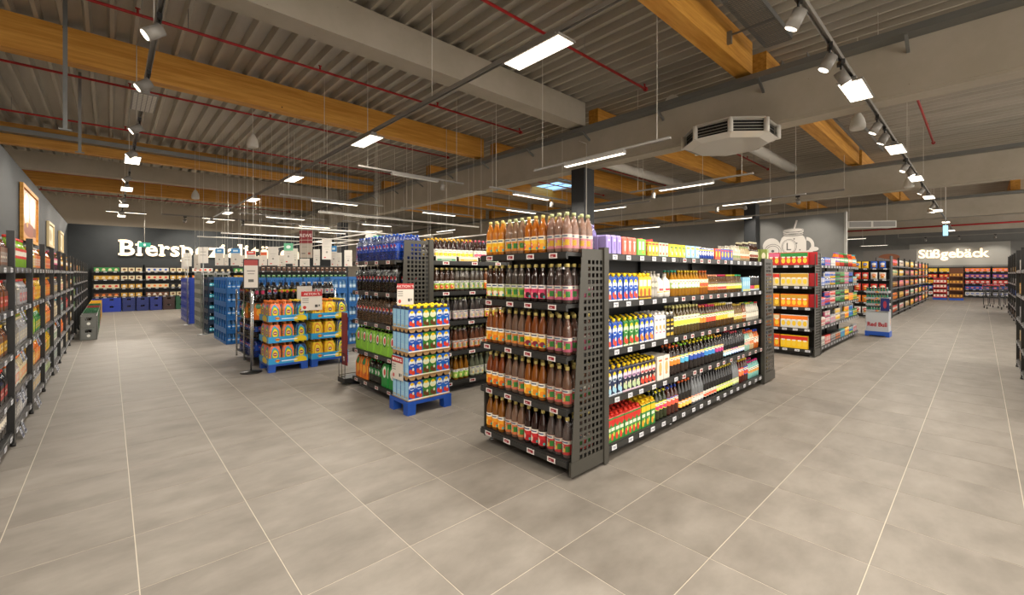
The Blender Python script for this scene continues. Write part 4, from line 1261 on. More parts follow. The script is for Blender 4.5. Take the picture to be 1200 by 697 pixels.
pallet('pallet', 2.45, 3.04, 4.37, 4.80, .15, 'small blue plastic pallet under the stacked juice cartons')
PSIDE = P('8cbfe0', ('r', .5, .55, .9, .8, '9accea'), ('r', .5, .4, .7, .02, 'c8e0f0'), ('r', .5, .3, .7, .02, 'c8e0f0'), ('r', .5, .12, .8, .12, 'b8b4a0'))
CARD = mat('cardboard', 'b08a5c', .8)
FR = [('blue', carton(BLU, '16244a', w_=.0915, h_=.265, side=PSIDE, top='141f3c', d_=.083)), ('blue', None), ('green', carton(TRG, '16244a', w_=.0915, h_=.265, side=PSIDE, top='14241c', d_=.083)), ('green', None), ('bright blue', carton(ct('1c6ad0', '2058b8', 'e0402e'), '16244a', w_=.0915, h_=.265, side=PSIDE, top='141f3c', d_=.083)), ('bright blue', None)]
for i in (1, 3, 5): FR[i] = FR[i - 1]
x0, y0, dz = 2.47, 4.385, .40
zz = [.155, .565, .975, 1.385]
zz = [.155 + k * .272 for k in range(4)]
BIG = 1.42
for L_ in range(4):
    z = zz[L_]
    lay = ['bottom', 'second', 'third', 'top'][L_]
    hs = 1.40 if L_ < 3 else 1.33
    tr = put('carton_tray', None, None, (x0, y0, z), label='%s cardboard tray of the juice carton pallet' % lay, cat='tray')
    bx('board', CARD, -.004, .559, -.004, .39, 0, .008, tr)
    if L_ < 3:
        b_ = MB()
        for k in range(6):
            c = .0465 + k * .0925
            b_.prism([(c - .045, .263), (c - .022, .232), (c + .022, .232), (c + .045, .263), (c + .045, .269), (c - .045, .269)], -.002, .001)
        for k in range(4):
            c = .05 + k * .094
            b_.quad((-.003, c - .045, .268), (-.003, c - .022, .236), (-.003, c + .022, .236), (-.003, c + .045, .268))
        b_.build('flap', CARD, tr)
        bx('lid', CARD, -.002, .557, -.002, .388, .265, .268, tr)
    for k in range(6):
        cn, sp0 = FR[k]
        key = ('big', id(sp0), L_ == 3)
        if key not in _S:
            rt = sp0.root.copy(); rt.transform(Matrix.Diagonal((1, 1, .93, 1)))
            cp = sp0.parts[0][1].copy(); cp.transform(Matrix.Translation((0, 0, -.07 * .25)))
            _S[key] = (rt, cp)
        rt, cp = _S[key]
        for r in range(4):
            if r > 0 and 0 < k and L_ < 3: continue
            Z_ = z + .008
            lab = '%s %s juice carton, %s layer of the carton pallet%s' % ('left' if k % 2 == 0 else 'right', cn, lay, ['', ', second row', ', third row', ', rear row'][r])
            o = put('juice_carton', rt, None, (x0 + .0465 + k * .0925, y0 + .045 + r * .094, Z_), label=label16(lab), cat='carton', group=label16(lab))
            c = put('cap', _S.setdefault('ycap', (lambda q: (q.materials.clear(), q.materials.append(sol('f0c81c', .35)), q)[2])(cp.copy())) if L_ == 3 else cp, o)


def price_card(x, y, z, rz, w_, h_, label, head='AKTION %'):
    t = put('price_sign', None, None, (x, y, z), rz, label=label, cat='price sign')
    MB().box(-w_ / 2, w_ / 2, 0, .006, 0, h_).build('card', P('dfd8ce', ('r', .2, .62, .3, .05, '8c8880'), ('r', .2, .52, .3, .04, '8c8880'), ('r', .2, .42, .3, .04, '8c8880'), ('r', .72, .22, .14, .14, '4a4844'), ('r', .86, .24, .06, .1, '4a4844'), ('e', .16, .16, .16, .18, 'c0302c')), t)
    MB().box(-w_ / 2, w_ / 2, -.003, .0, h_ * .74, h_).build('header', sol('b8262a'), t)
    writing(head, h_ * .17, sol('f0e8e4'), t, (0, -.005, h_ * .81))
    return t


price_card(2.56, 4.62, 1.235, -.5, .19, .25, 'white and red price sign standing on the juice carton pallet')
price_card(2.455, 4.62, .37, FX, .26, .27, 'white and red price sign on the left side of the juice carton pallet')

# iced tea pallets
CY = mat('cyan_board', '2f9ad2', .5)
CYP = P('2f9ad2', ('e', .8, .3, .34, 1.3, 'e8cc22'), ('e', .22, .5, .1, .5, 'e8c022'), ('r', .22, .5, .1, .14, 'c8302c'), ('r', .52, .42, .4, .16, 'e8eef4'), ('r', .6, .75, .3, .05, '2a62b0'))
TEA = [('orange', film_mat('tea_film_a', 'e8742a', .9), 'e87a2a', 'c8641a'), ('dark blue', film_mat('tea_film_b', '1c4a9c', .9), '2a62c0', '2a2018'), ('yellow', film_mat('tea_film_c', 'f0c41c', .9), 'f0c41c', 'b8861a'), ('navy and yellow', film_mat('tea_film_d', 'd8c81c', .85), 'e8d020', '3a3018')]


def tea(i):
    n_, fm, lc, body = TEA[i]
    col = {'orange': ('e86a22', '2a88c8', '58b048'), 'dark blue': ('14305c', '2a8ad0', '6ab848'), 'yellow': ('f0c41c', 'e8842a', 'f4dc50'), 'navy and yellow': ('1c3a6c', 'f0dc28', '4aa048')}[n_]
    fp = P(col[0], ('e', .5, .4, .78, .95, col[1]), ('e', .5, .42, .62, .72, col[2]), ('e', .5, .47, .5, .46, 'f0d02c'), ('e', .5, .48, .4, .2, '8a2050'), ('r', .5, .48, .28, .05, 'f0d8c0'))
    return six_pack(body, P(lc, ('e', .5, .5, .6, .6, 'f0d030'), ('r', .5, .5, .4, .2, 'c8302c'), rep=2), ['e87a2a', 'e8c828', 'e87a2a', 'e8c828'][i], filmcol=FILM, filmprint=fp, scale=.96, name='iced_tea_pack', nx=2, ny=3)


for P_i, (x0, x1, side) in enumerate(((1.87, 2.47, 'left'), (2.53, 3.16, 'right'))):
    y0, y1 = 7.78, 8.36
    pallet('pallet', x0, x1, y0, y1, .13, 'blue plastic pallet under the %s iced tea stack' % side)
    for L_ in range(3):
        z = .132 + L_ * .345
        lay = ['bottom', 'middle', 'top'][L_]
        t = put('carton_tray', None, None, (x0, y0, z), label='cyan cardboard tray of the %s iced tea stack, %s layer' % (side, lay), cat='tray')
        W_ = x1 - x0
        bx('board', CY, 0, W_, 0, y1 - y0, 0, .006, t)
        MB().box(0, W_, -.004, 0, 0, .10).build('front_board', CYP, t)
        writing('Lipton', .035, sol('c8302c'), t, (W_ * .22, -.006, .048))
        MB().box(-.004, 0, 0, y1 - y0, 0, .10).build('side_board', P('2f9ad2', ('e', .6, .4, .5, 1.1, 'e8cc22')), t)
        MB().box(W_, W_ + .004, 0, y1 - y0, 0, .10).build('side_board', CY, t)
        for c in range(3 if W_ > .5 else 3):
            kinds = (0, 0, 1) if side == 'left' else (2, 2, 3)
            sp = tea(kinds[c])
            for r in range(2):
                pass
                px_ = x0 + W_ * (c + .5) / 3
                lab = '%s film iced tea pack%s in the %s layer of the %s stack' % (TEA[kinds[c]][0], ['', ' at the middle', ''][c], lay, side)
                if r: lab = '%s iced tea pack%s, rear row, %s layer, %s stack' % (TEA[kinds[c]][0], ['', ' at the middle', ''][c], lay, side)
                sp.spawn((px_, y0 + .148 + r * .262, z + .008), 0, lab)
price_card(2.52, 7.74, .98, 0, .34, .32, 'white and red price sign between the two iced tea stacks')

# wire rack of cola bottles behind the iced tea
R = put('wire_rack', None, None, (1.8, 8.5, 0), label='tall wire rack of soft drink packs behind the iced tea stacks', cat='rack')
for (a, b_) in ((0, 0), (1.4, 0), (0, 1.3), (1.4, 1.3), (.0, .65)):
    MB().tube((a, b_, .02), (a, b_, 1.3), .016, 8).build('post', CHROME, R)
RZ = [.14, .47, .79, 1.10]
for z in RZ:
    s_ = MB()
    for k in range(15): s_.tube((k * .1, 0, z), (k * .1, 1.3, z), .004, 4, cap=False)
    for b_ in (0, .65, 1.3): s_.tube((0, b_, z), (1.4, b_, z), .008, 5)
    s_.box(0, 1.4, 0, 1.3, z - .012, z - .006)
    s_.build('wire_shelf', BLACK, R)
rw = [(0, [SIXB] * 5, 'blue film cola bottle pack on the bottom of the wire rack side'), (1, [six_pack('150e0c', PEPL, '2054b4', scale=.95)] * 5, 'clear film pack of blue labelled cola on the wire rack side')]
for lv, sps, d_ in rw:
    for k, sp in enumerate(sps):
        sp.spawn((1.8 + .11, 8.62 + k * .245, RZ[lv] + .008), FX, d_ + ', ' + ['nearest', 'second', 'third', 'fourth', 'farthest'][k], d_)
for k, (sp, d_) in enumerate(((SIXO, 'orange soda bottle pack, nearest on the third level of the wire rack'), (fan, 'amber soda bottle pack, second on the third level of the wire rack'), (SIXO, 'orange soda bottle pack, third on the third level of the wire rack'), (SIXG, 'green soda bottle pack on the third level of the wire rack'), (SIXB, 'blue cola bottle pack, farthest on the third level of the wire rack'))):
    sp.spawn((1.91, 8.62 + k * .245, RZ[2] + .008), FX, d_)
pinkk = six_pack('150e0c', P('1c1c1e', ('e', .5, .5, .5, .7, 'c8205c'), rep=2), '1c1c1e', filmcol=blackf, scale=1.0)
yelk = six_pack('150e0c', P('1c1c1e', ('r', .5, .75, 1, .4, 'e8d020'), ('e', .5, .6, .34, .5, 'c8202c'), rep=2), '1c1c1e', filmcol=FILM, scale=1.0)
TOPR = [(pinkk, 'black cola pack with pink print'), (SIXK, 'black film cola pack'), (yelk, 'clear cola pack with yellow label'), (yelk, 'clear cola pack with yellow label'), (SILV, 'silver labelled cola pack'), (SILV, 'silver labelled cola pack'), (SILV, 'silver labelled cola pack')]
for k, (sp, d_) in enumerate(TOPR):
    nth = 'from the left, number %s' % ['one', 'two', 'three', 'four', 'five', 'six', 'seven'][k]
    sp.spawn((1.91 + k * .198, 8.60, RZ[3] + .008), 0, '%s on top of the wire rack, %s' % (d_, ['far left', 'second from left', 'third from left', 'middle', 'third from right', 'second from right', 'far right'][k]))
for k in range(4):
    (yelk if k == 1 else SIXK).spawn((1.91, 8.86 + k * .235, RZ[3] + .008), FX, '%s cola pack, %s along the left edge of the wire rack top' % ('yellow labelled' if k == 1 else 'black film', ['nearest', 'second', 'third', 'farthest'][k]), 'cola packs on the wire rack edge')
big = pack(P('b9b5ae', ('e', .5, .5, .3, .36, 'e8e8ee'), ('e', .5, .56, .24, .2, 'c8202c'), ('e', .5, .44, .24, .18, '2450a8'), ('r', .5, .49, .26, .04, 'f2f2f4')), .26, .26, .02, name='display_card', cat='display card')
big.spawn((2.62, 8.44, 1.11), 0, 'grey display card with a red, white and blue disc on the wire rack')
# sign stand with round foot
t = put('sign_stand', None, None, (1.68, 8.05, 0), -.25, label='floor stand with round black foot and small framed sign left of the iced tea', cat='sign stand')
MB().lathe([(.16, 0), (.16, .012), (.03, .03), (.015, .035)], 24).build('foot', BLACK, t)
MB().tube((0, 0, .03), (0, 0, 1.4), .013, 8).build('pole', CHROME, t)
MB().box(-.11, .11, -.015, .015, 1.36, 1.84).build('frame', BLACK, t)
MB().box(-.095, .095, -.018, -.015, 1.375, 1.825).build('card', P('d8d0c6', ('r', .5, .9, 1, .2, 'a83028'), ('r', .5, .6, .6, .04, '8c8880'), ('r', .5, .5, .5, .03, '8c8880'), ('r', .5, .25, .4, .1, '5a5852')), t)


# ---- drink crates
@memo
def crate_spec(col, bcol, lcol, style='open', w_=.40, d_=.30, h_=.30, logo='e8e8ee', cap=None):
    m_ = MB(); T = .018
    for (a0, a1, ax) in ((-w_ / 2, w_ / 2, 'x'), (-d_ / 2, d_ / 2, 'y')):
        L_ = a1 - a0
        for s_ in (-1, 1):
            off = (d_ / 2 if ax == 'x' else w_ / 2) * s_
            lo, hi = (off - T, off) if s_ > 0 else (off, off + T)
            if style == 'open':
                segs = [(a0, a1, 0, .05), (a0, a1, h_ - .06, h_), (a0, a0 + .035, .05, h_ - .06), (a1 - .035, a1, .05, h_ - .06)]
                if L_ > .35: segs.append((-.012, .012, .05, h_ - .06))
            else:
                segs = [(a0, a1, 0, h_ * .62), (a0, -.06, h_ * .62, h_ * .86), (.06, a1, h_ * .62, h_ * .86), (a0, a1, h_ * .86, h_)]
            for p, q, z0, z1 in segs:
                if ax == 'x': m_.box(p, q, lo, hi, z0, z1)
                else: m_.box(lo, hi, p, q, z0, z1)
    m_.box(-w_ / 2, w_ / 2, -d_ / 2, d_ / 2, 0, .012)
    root = m_.mesh('crate', sol(col, .4))
    b_ = MB(); nx, ny = int(w_ / .092), int(d_ / .092)
    q = (h_ - .02) / .30
    mats = [liquid(bcol), P(lcol, ('r', .5, .5, .6, .3, 'dde6ee'), rep=2), sol(cap or bcol, .4)]
    for i in range(nx):
        for j in range(ny):
            if 0 < i < nx - 1 and 0 < j < ny - 1: continue
            xx, yy = (i - (nx - 1) / 2) * .09, (j - (ny - 1) / 2) * .09
            b_.lathe([(.04, .014), (.041, .17 * q), (.02, .25 * q), (.015, .29 * q)], 8, 0, xx, yy)
            b_.lathe([(.0416, .06), (.0416, .14)], 8, 1, xx, yy, cap=False)
            b_.lathe([(.016, .285 * q), (.016, .302 * q)], 6, 2, xx, yy)
    parts = [('bottle_set', b_.mesh('bottle_set', mats))]
    if style != 'open':
        for rz_, off in ((0, -d_ / 2 - .001), ):
            lg = MB().prism([(-w_ * .34, h_ * .2), (w_ * .34, h_ * .2), (w_ * .34, h_ * .5), (-w_ * .34, h_ * .5)], off - .001, off)
            parts.append(('printed_panel', lg.mesh('printed_panel', P(col, ('e', .32, .5, .3, .9, logo), ('r', .66, .6, .34, .3, logo), ('r', .66, .25, .3, .14, logo)))))
            lg = MB().box(-w_ / 2 - .002, -w_ / 2 - .001, -d_ * .36, d_ * .36, h_ * .2, h_ * .5)
            parts.append(('printed_panel', lg.mesh('printed_panel', P(col, ('e', .5, .5, .3, .8, logo)))))
    return Spec('drink_crate', 'crate', root, parts, w_, d_, h_)


def crates(sp, xs, ys, n, desc, dz=None, z0=.0, rz=0.0):
    for i, x in enumerate(xs):
        for j, y in enumerate(ys):
            if 0 < i and 0 < j: continue
            for k in range(n):
                lay = ['bottom', 'second', 'third', 'fourth', 'fifth', 'sixth'][k] if k < n - 1 else 'top'
                if len(xs) == 1 and len(ys) == 1: lab = '%s, %s crate' % (desc, lay)
                elif j == 0 and i == 0: lab = '%s, %s, corner column' % (desc, lay)
                elif j == 0: lab = '%s, %s, %s front column' % (desc, lay, ['', 'second', 'third', 'fourth', 'fifth', 'sixth', 'seventh', 'eighth', 'ninth', 'tenth'][i])
                else: lab = '%s, %s, %s aisle column' % (desc, lay, ['', 'second', 'third', 'fourth', 'fifth', 'sixth', 'seventh', 'eighth'][j])
                sp.spawn((x, y, z0 + k * (sp.h + .002)), rz, label16(lab), desc + 's')


WAT = crate_spec('1560a6', '3f76b0', '2a8ad8', cap='3a70c0')
WATG = crate_spec('1560a6', '4a8a94', '3aa890', cap='3a70c0')
crates(WAT, [2.12 + .41 * k for k in range(8)], [11.72 + .31 * k for k in range(3)], 5, 'blue water crate')
for k_ in range(2):
    for k in range(5):
        WATG.spawn((2.12, 12.65 + .31 * k_, k * .302), 0, 'blue crate of green labelled water, %s layer, %s from the camera' % (['bottom', 'second', 'third', 'fourth', 'top'][k], 'nearer' if not k_ else 'farther'))
NAV = crate_spec('1c2c44', '1c2c38', '2ab0c8', cap='8ac8d8')
crates(NAV, [2.12, 2.53], [14.2, 14.52, 14.84], 5, 'dark navy crate with teal bottles')
GRYC = crate_spec('8d8f88', '2c3a2c', '3a6a4c', w_=.36, h_=.27)
crates(GRYC, [2.1, 2.47], [15.5 + .31 * k for k in range(4)], 6, 'grey bottle crate')
BLC = crate_spec('1c3a9c', '2c3a6c', 'b8c0e0', 'closed', h_=.29)
crates(BLC, [2.05, 2.46], [17.3 + .31 * k for k in range(7)], 5, 'royal blue drink crate')
# sign posts in the crate rows
for i, (x, y, zt) in enumerate(((1.78, 16.9, 2.25), (1.80, 13.9, 2.3), (2.0, 19.6, 2.2))):
    t = put('sign_post', None, None, (x, y, 0), -.6, label='thin grey sign post %s' % ['beside the grey crates', 'behind the blue water crates', 'beyond the royal blue crates'][i], cat='sign post')
    MB().lathe([(.14, 0), (.14, .01), (.02, .025)], 16).build('foot', GALV, t)
    MB().tube((0, 0, .02), (0, 0, zt), .014, 8).build('pole', GALV, t)
    MB().box(-.12, .12, -.012, .0, zt - .42, zt).build('card', P('d8d4cc', ('r', .5, .7, .6, .04, '9a968e'), ('r', .5, .5, .6, .04, '9a968e')), t)

# ================================================================== left wall shelves
COLS = {'yellow': 'f0c01c', 'orange': 'ee7a20', 'lime': '9ccc34', 'red': 'd03024', 'grey': '8e8a86', 'black': '201c1a', 'white': 'd8d4cc', 'blue': '2458b8', 'green': '2a8a3c', 'cream': 'd8c8a0', 'brown': '6a3c1c', 'pink': 'd8688c', 'teal': '2a9a9c', 'purple': '6a3a8c', 'gold': 'c8962c', 'silver': 'a8a8ac'}


@memo
def film_pack(a, b_):
    w_, d_ = .19, .17
    m_ = MB(); e = .02
    pts = [(-w_ / 2 + e, -d_ / 2), (w_ / 2 - e, -d_ / 2), (w_ / 2, -d_ / 2 + e), (w_ / 2, d_ / 2 - e), (w_ / 2 - e, d_ / 2), (-w_ / 2 + e, d_ / 2), (-w_ / 2, d_ / 2 - e), (-w_ / 2, -d_ / 2 + e)]
    m_.v += [(x, y, 0) for x, y in pts] + [(x, y, .19) for x, y in pts] + [(x * .8, y * .8, .22) for x, y in pts]
    for i in range(8):
        j = (i + 1) % 8
        m_.face((i, j, 8 + j, 8 + i), 0 if i == 0 else 1); m_.face((8 + i, 8 + j, 16 + j, 16 + i), 1)
    m_.face([16 + i for i in range(8)], 1, [(0, 0)] * 8)
    for xx in (-.047, .047):
        for yy in (-.042, .042):
            m_.lathe([(.042, .18), (.034, .225), (.016, .265), (.014, .28)], 8, 1, xx, yy)
            m_.lathe([(.017, .275), (.016, .30)], 6, 2, xx, yy)
    fr = P(a, ('r', .5, .5, 1, .5, b_), ('e', .27, .5, .3, .44, a), ('e', .73, .5, .3, .44, a), ('r', .27, .5, .2, .1, 'e8e0d0'), ('r', .73, .5, .2, .1, 'e8e0d0'), ('r', .5, .5, .03, 1, '2a2622'), ('r', .5, .05, 1, .1, '3a342c'))
    return Spec('drink_pack', 'bottle pack', Z9(m_).mesh('drink_pack', [fr, liquid(a), sol(b_)]), [], w_, d_, .27)


def Z9(m_):
    m_.v = [(x, y, z * .9) for x, y, z in m_.v]
    return m_


def small(c1, c2, kind):
    a, b_ = COLS[c1], COLS[c2]
    if kind == 'drink pack':
        return film_pack(a, b_)
    if kind == 'bottle':
        return bottle1('drink', a, P(b_, ('e', .5, .5, .5, .5, 'e8e0d0'), rep=2), b_, 1.0, 8, 'bottle')
    if kind == 'box':
        return pack(P(a, ('e', .5, .55, .7, .4, b_), ('r', .5, .8, .7, .1, 'e8e0d0'), ('r', .5, .15, .7, .14, b_)), .115, .17, .06, side=sol(a), name='grocery_box', cat='box')
    if kind == 'can':
        return can(P(a, ('e', .5, .5, .5, .5, b_), ('r', .5, .85, 1, .1, b_), rep=2), .145, .031)
    if kind == 'bag':
        return bag(P(a, ('e', .5, .6, .7, .4, b_), ('r', .5, .62, .4, .08, 'e8e0d0'), ('e', .5, .28, .6, .26, 'd89a3c')), .19, .25, .08)
    if kind == 'beer pack':
        return pack(P(a, ('e', .5, .5, .5, .6, b_), ('r', .5, .2, .7, .12, 'd8c8a0')), .20, .16, .14, side=sol(a), top=sol('3a2414'), name='beer_pack', cat='bottle pack')
    if kind == 'carton':
        return pack(P(a, ('r', .5, .8, 1, .3, b_), ('e', .5, .35, .7, .4, 'f0c83a'), ('r', .5, .62, .6, .1, 'f0e8d8')), .095, .25, .07, side=sol(a), name='juice_carton', cat='carton')
    if kind == 'jar':
        return pack(P(a, ('e', .5, .5, .6, .5, b_), ('r', .5, .5, .4, .1, 'e8e0d0')), .08, .11, .08, side=sol(a), top=sol(b_), name='packet', cat='packet')


LL = [.14, .47, .87, 1.27, 1.66]
YS = 6.10 - 1.275 * 1
bays = 8
BN = ['nearest', 'second', 'third', 'fourth', 'fifth', 'sixth', 'seventh', 'eighth', 'ninth', 'tenth', 'eleventh', 'twelfth', 'thirteenth', 'fourteenth', 'fifteenth', 'sixteenth']
fills = {
 0: (('bottle', 'black', 'grey'), ('drink pack', 'blue', 'red'), ('drink pack', 'black', 'yellow'), ('drink pack', 'black', 'red'), ('drink pack', 'black', 'grey')),
 1: (('drink pack', 'grey', 'white'), ('drink pack', 'white', 'orange'), ('drink pack', 'grey', 'cream'), ('drink pack', 'grey', 'silver'), ('bottle', 'lime', 'red')),
 2: (('drink pack', 'grey', 'yellow'), ('drink pack', 'gold', 'yellow'), ('drink pack', 'lime', 'yellow'), ('drink pack', 'orange', 'yellow'), ('drink pack', 'yellow', 'white')),
 3: (('drink pack', 'silver', 'lime'), ('drink pack', 'orange', 'green'), ('drink pack', 'yellow', 'gold'), ('drink pack', 'gold', 'yellow'), ('drink pack', 'yellow', 'orange')),
 4: (('drink pack', 'silver', 'green'), ('drink pack', 'white', 'green'), ('drink pack', 'cream', 'grey'), ('drink pack', 'grey', 'yellow'), ('bottle', 'brown', 'pink')),
 5: (('drink pack', 'grey', 'white'), ('drink pack', 'orange', 'red'), ('drink pack', 'grey', 'teal'), ('drink pack', 'cream', 'red'), ('bottle', 'brown', 'gold')),
 6: (('drink pack', 'cream', 'black'), ('drink pack', 'brown', 'grey'), ('drink pack', 'red', 'grey'), ('drink pack', 'brown', 'cream'), ('bottle', 'gold', 'brown')),
 7: (('bottle', 'brown', 'grey'), ('bottle', 'gold', 'cream'), ('bottle', 'brown', 'cream'), ('bottle', 'brown', 'gold'), ('bottle', 'silver', 'gold')),
}
for b_ in range(bays):
    yb = YS + b_ * 1.275
    U = Unit('wall_shelf', 'black wall shelf bay along the left wall, %s from the camera' % BN[b_], 'the %s left wall bay' % BN[b_], -.66, yb, PI / 2, 1.23, .56, LL, 1, 2.0, [TAGN if b_ in (1, 3) else TAGW, TAGW], tagn=4, frontposts=True, lastpost=False, tagw=.09, group='black shelf bays along the left wall')
    for lv in range(5):
        k, c1, c2 = fills[b_][lv]
        sp = small(c1, c2, k)
        half = b_ < 4 and k == 'drink pack'
        if half:
            alt = {'grey': 'silver', 'orange': 'yellow', 'yellow': 'orange', 'black': 'brown', 'gold': 'orange', 'silver': 'grey', 'white': 'cream', 'lime': 'green', 'cream': 'white', 'blue': 'black'}[c1]
            run(U, lv, .05, .64, sp, '%s and %s %s' % (c1, c2, k), rear=0 if lv < 4 else 1)
            run(U, lv, .64, 1.20, small(alt, c2 if alt != c2 else 'red', k), '%s and %s %s' % (alt, c2 if alt != c2 else 'red', k), rear=0)
        else:
            run(U, lv, .05, 1.19, sp, '%s and %s %s' % (c1, c2, k), rear=0)
        if b_ == 0 and lv == 4:
            pass
    # dark blue hanging tags
    if b_ in (1, 2, 3, 4):
        for lv in (0, 1, 2, 3):
            if (b_ + lv) % 2 == 0 or b_ == 1:
                hm = Unit._tags.setdefault('hang', MB().quad((-.055, 0, -.10), (.055, -.0, -.10), (.055, .03, 0), (-.055, .03, 0)).box(-.055, .055, .029, .031, -.002, 0).mesh('hanging_tag', TAGN))
                for q in (.25, .42) if b_ != 3 else (.3,):
                    put('hanging_tag', hm, U.o, (q, -.045, LL[lv] - .03))
# orange caps / cups on top of nearest bay
run_top = bottle1('drink', 'd8702a', P('e8842a', rep=2), 'e8842a', .5, 8, 'orange_cup')
# far part: crates on the floor below, beer above
LF = [.72, 1.04, 1.36, 1.68]
for b_ in range(8, 15):
    yb = YS + b_ * 1.275
    U = Unit('wall_shelf', 'black beer shelf bay along the left wall, %s from the camera' % BN[b_], 'the %s left wall bay' % BN[b_], -.66, yb, PI / 2, 1.23, .5, LF, 1, 2.0, TAGW, tagn=3, frontposts=True, plinth=False, lastpost=(b_ == 14), group='black shelf bays along the left wall')
    for lv in range(4):
        c1, c2 = random.choice(['brown', 'cream', 'black', 'gold', 'blue', 'green']), random.choice(['grey', 'white', 'red', 'gold'])
        if c1 == c2: c2 = 'white'
        run(U, lv, .05, 1.19, small(c1, c2, 'beer pack'), '%s and %s beer pack' % (c1, c2), rear=0, n=4)
crcol = [('6e706c', 'grey', 'e8e8e0'), ('1f5a34', 'dark green', 'd8d0a0'), ('1f6a3c', 'green', 'd8d0a0'), ('8a2424', 'red', 'e8e0d0'), ('1f6a3c', 'bright green', 'd8d0a0'), ('e0a818', 'yellow', '6a4a18'), ('e8b020', 'golden yellow', '6a4a18'), ('1c3a9c', 'blue', 'e8e8f0')]
for i in range(16):
    y = 14.85 + i * .62
    c, cn, lg = crcol[min(i // 2, 7)]
    for k in range(2):
        crate_spec(c, '2a2018', 'c8b890', 'closed', logo=lg, h_=.29).spawn((-.42 + .04, y - .0, k * .292), PI / 2, '%s beer crate by the left wall, %s layer, %s of its colour' % (cn, ['lower', 'upper'][k], 'nearer' if i % 2 == 0 else 'farther'))

# pictures on the left wall
for i, (y0, y1, z0, z1, tx) in enumerate(((12.5, 14.9, 2.25, 3.36, 'large framed photograph of drinks'), (17.3, 18.9, 2.35, 3.05, 'smaller pale framed picture'), (21.0, 22.4, 2.35, 3.05, 'small pale picture farthest along'))):
    t = put('wall_picture', None, None, (-1.27, y0, z0), label=tx + ' on the dark left wall', cat='picture')
    W_, H_ = y1 - y0, z1 - z0
    f = MB()
    for a in ((0, W_, 0, .07), (0, W_, H_ - .07, H_), (0, .07, .07, H_ - .07), (W_ - .07, W_, .07, H_ - .07)): f.box(0, .05, a[0], a[1], a[2], a[3])
    f.build('frame', WOOD if i == 0 else mat('pale_wood', 'c8b488'), t)
    m_ = MB().quad((.02, .07, .07), (.02, W_ - .07, .07), (.02, W_ - .07, H_ - .07), (.02, .07, H_ - .07))
    m_.build('print', P('c8905a', ('e', .3, .6, .34, .7, 'e8e0d4'), ('e', .72, .55, .36, .8, 'e8dccc'), ('e', .5, .2, .8, .3, '8a3a20'), ('e', .5, .7, .12, .4, '4a2a18'), ('e', .35, .3, .1, .12, 'd8a02c'), ('r', .85, .2, .2, .2, '6a2a18')) if i == 0 else P('d8ccb0', ('e', .5, .5, .5, .6, 'a89870')), t)

# ================================================================== back wall
BW = [.62, .99, 1.36, 1.70]
nb = 6
for b_ in range(nb):
    U = Unit('wall_shelf', 'black beer shelf bay on the far dark wall, %s from the left' % BN[b_].replace('nearest', 'first'), 'back wall bay %s from left' % BN[b_].replace('nearest', 'first'), -.55 + b_ * 1.66, 25.0, 0, 1.66, .5, BW, 1, 2.0, TAGW, tagn=6, plinth=False, uprights=True, group='beer shelf bays on the far dark wall', tagw=.09)
    pal = [[('brown', 'orange'), ('cream', 'red'), ('gold', 'cream'), ('green', 'cream')], [('brown', 'white'), ('cream', 'orange'), ('cream', 'red'), ('white', 'blue')], [('cream', 'orange'), ('brown', 'cream'), ('orange', 'cream'), ('white', 'red')]][b_ % 3]
    for lv in range(4):
        c1, c2 = pal[lv]
        run(U, lv, .06, .84, small(c1, c2, 'beer pack'), '%s and %s beer pack' % (c1, c2), rear=0)
        c3 = random.choice([('black', 'cream'), ('gold', 'white'), ('cream', 'brown'), ('grey', 'gold')])
        run(U, lv, .88, 1.6, small(c3[0], c3[1], 'beer pack'), '%s and %s beer pack' % c3, rear=0)
bc = [('1c3aa8', 'royal blue', 'e8e8f0'), ('1a2a6c', 'navy', 'e8e0e0'), ('1a2a6c', 'dark navy', 'd8d0d8'), ('1c2c7c', 'midnight blue', 'e8d8d8'), ('3a2420', 'dark brown', 'e0d0c0'), ('1a5238', 'dark green', 'd8e0d8'), ('eaa818', 'yellow', '8a5a18'), ('1c5a34', 'forest green', 'c8c8a0'), ('1c3aa8', 'bright blue', 'e8e8f0'), ('1a5238', 'bottle green', 'd8e0d8'), ('3a2420', 'brown', 'e0d0c0')]
x = -.25
for i, (c, cn, lg) in enumerate(bc):
    w_ = .60 if i == 0 else .42
    for k in range(2):
        crate_spec(c, '2a2018', 'c8b890', 'closed', logo=lg, w_=w_, h_=.29).spawn((x + w_ / 2, 24.86, k * .292), 0, '%s crate below the far dark wall shelves, %s layer' % (cn, ['lower', 'upper'][k]))
    x += w_ + .03
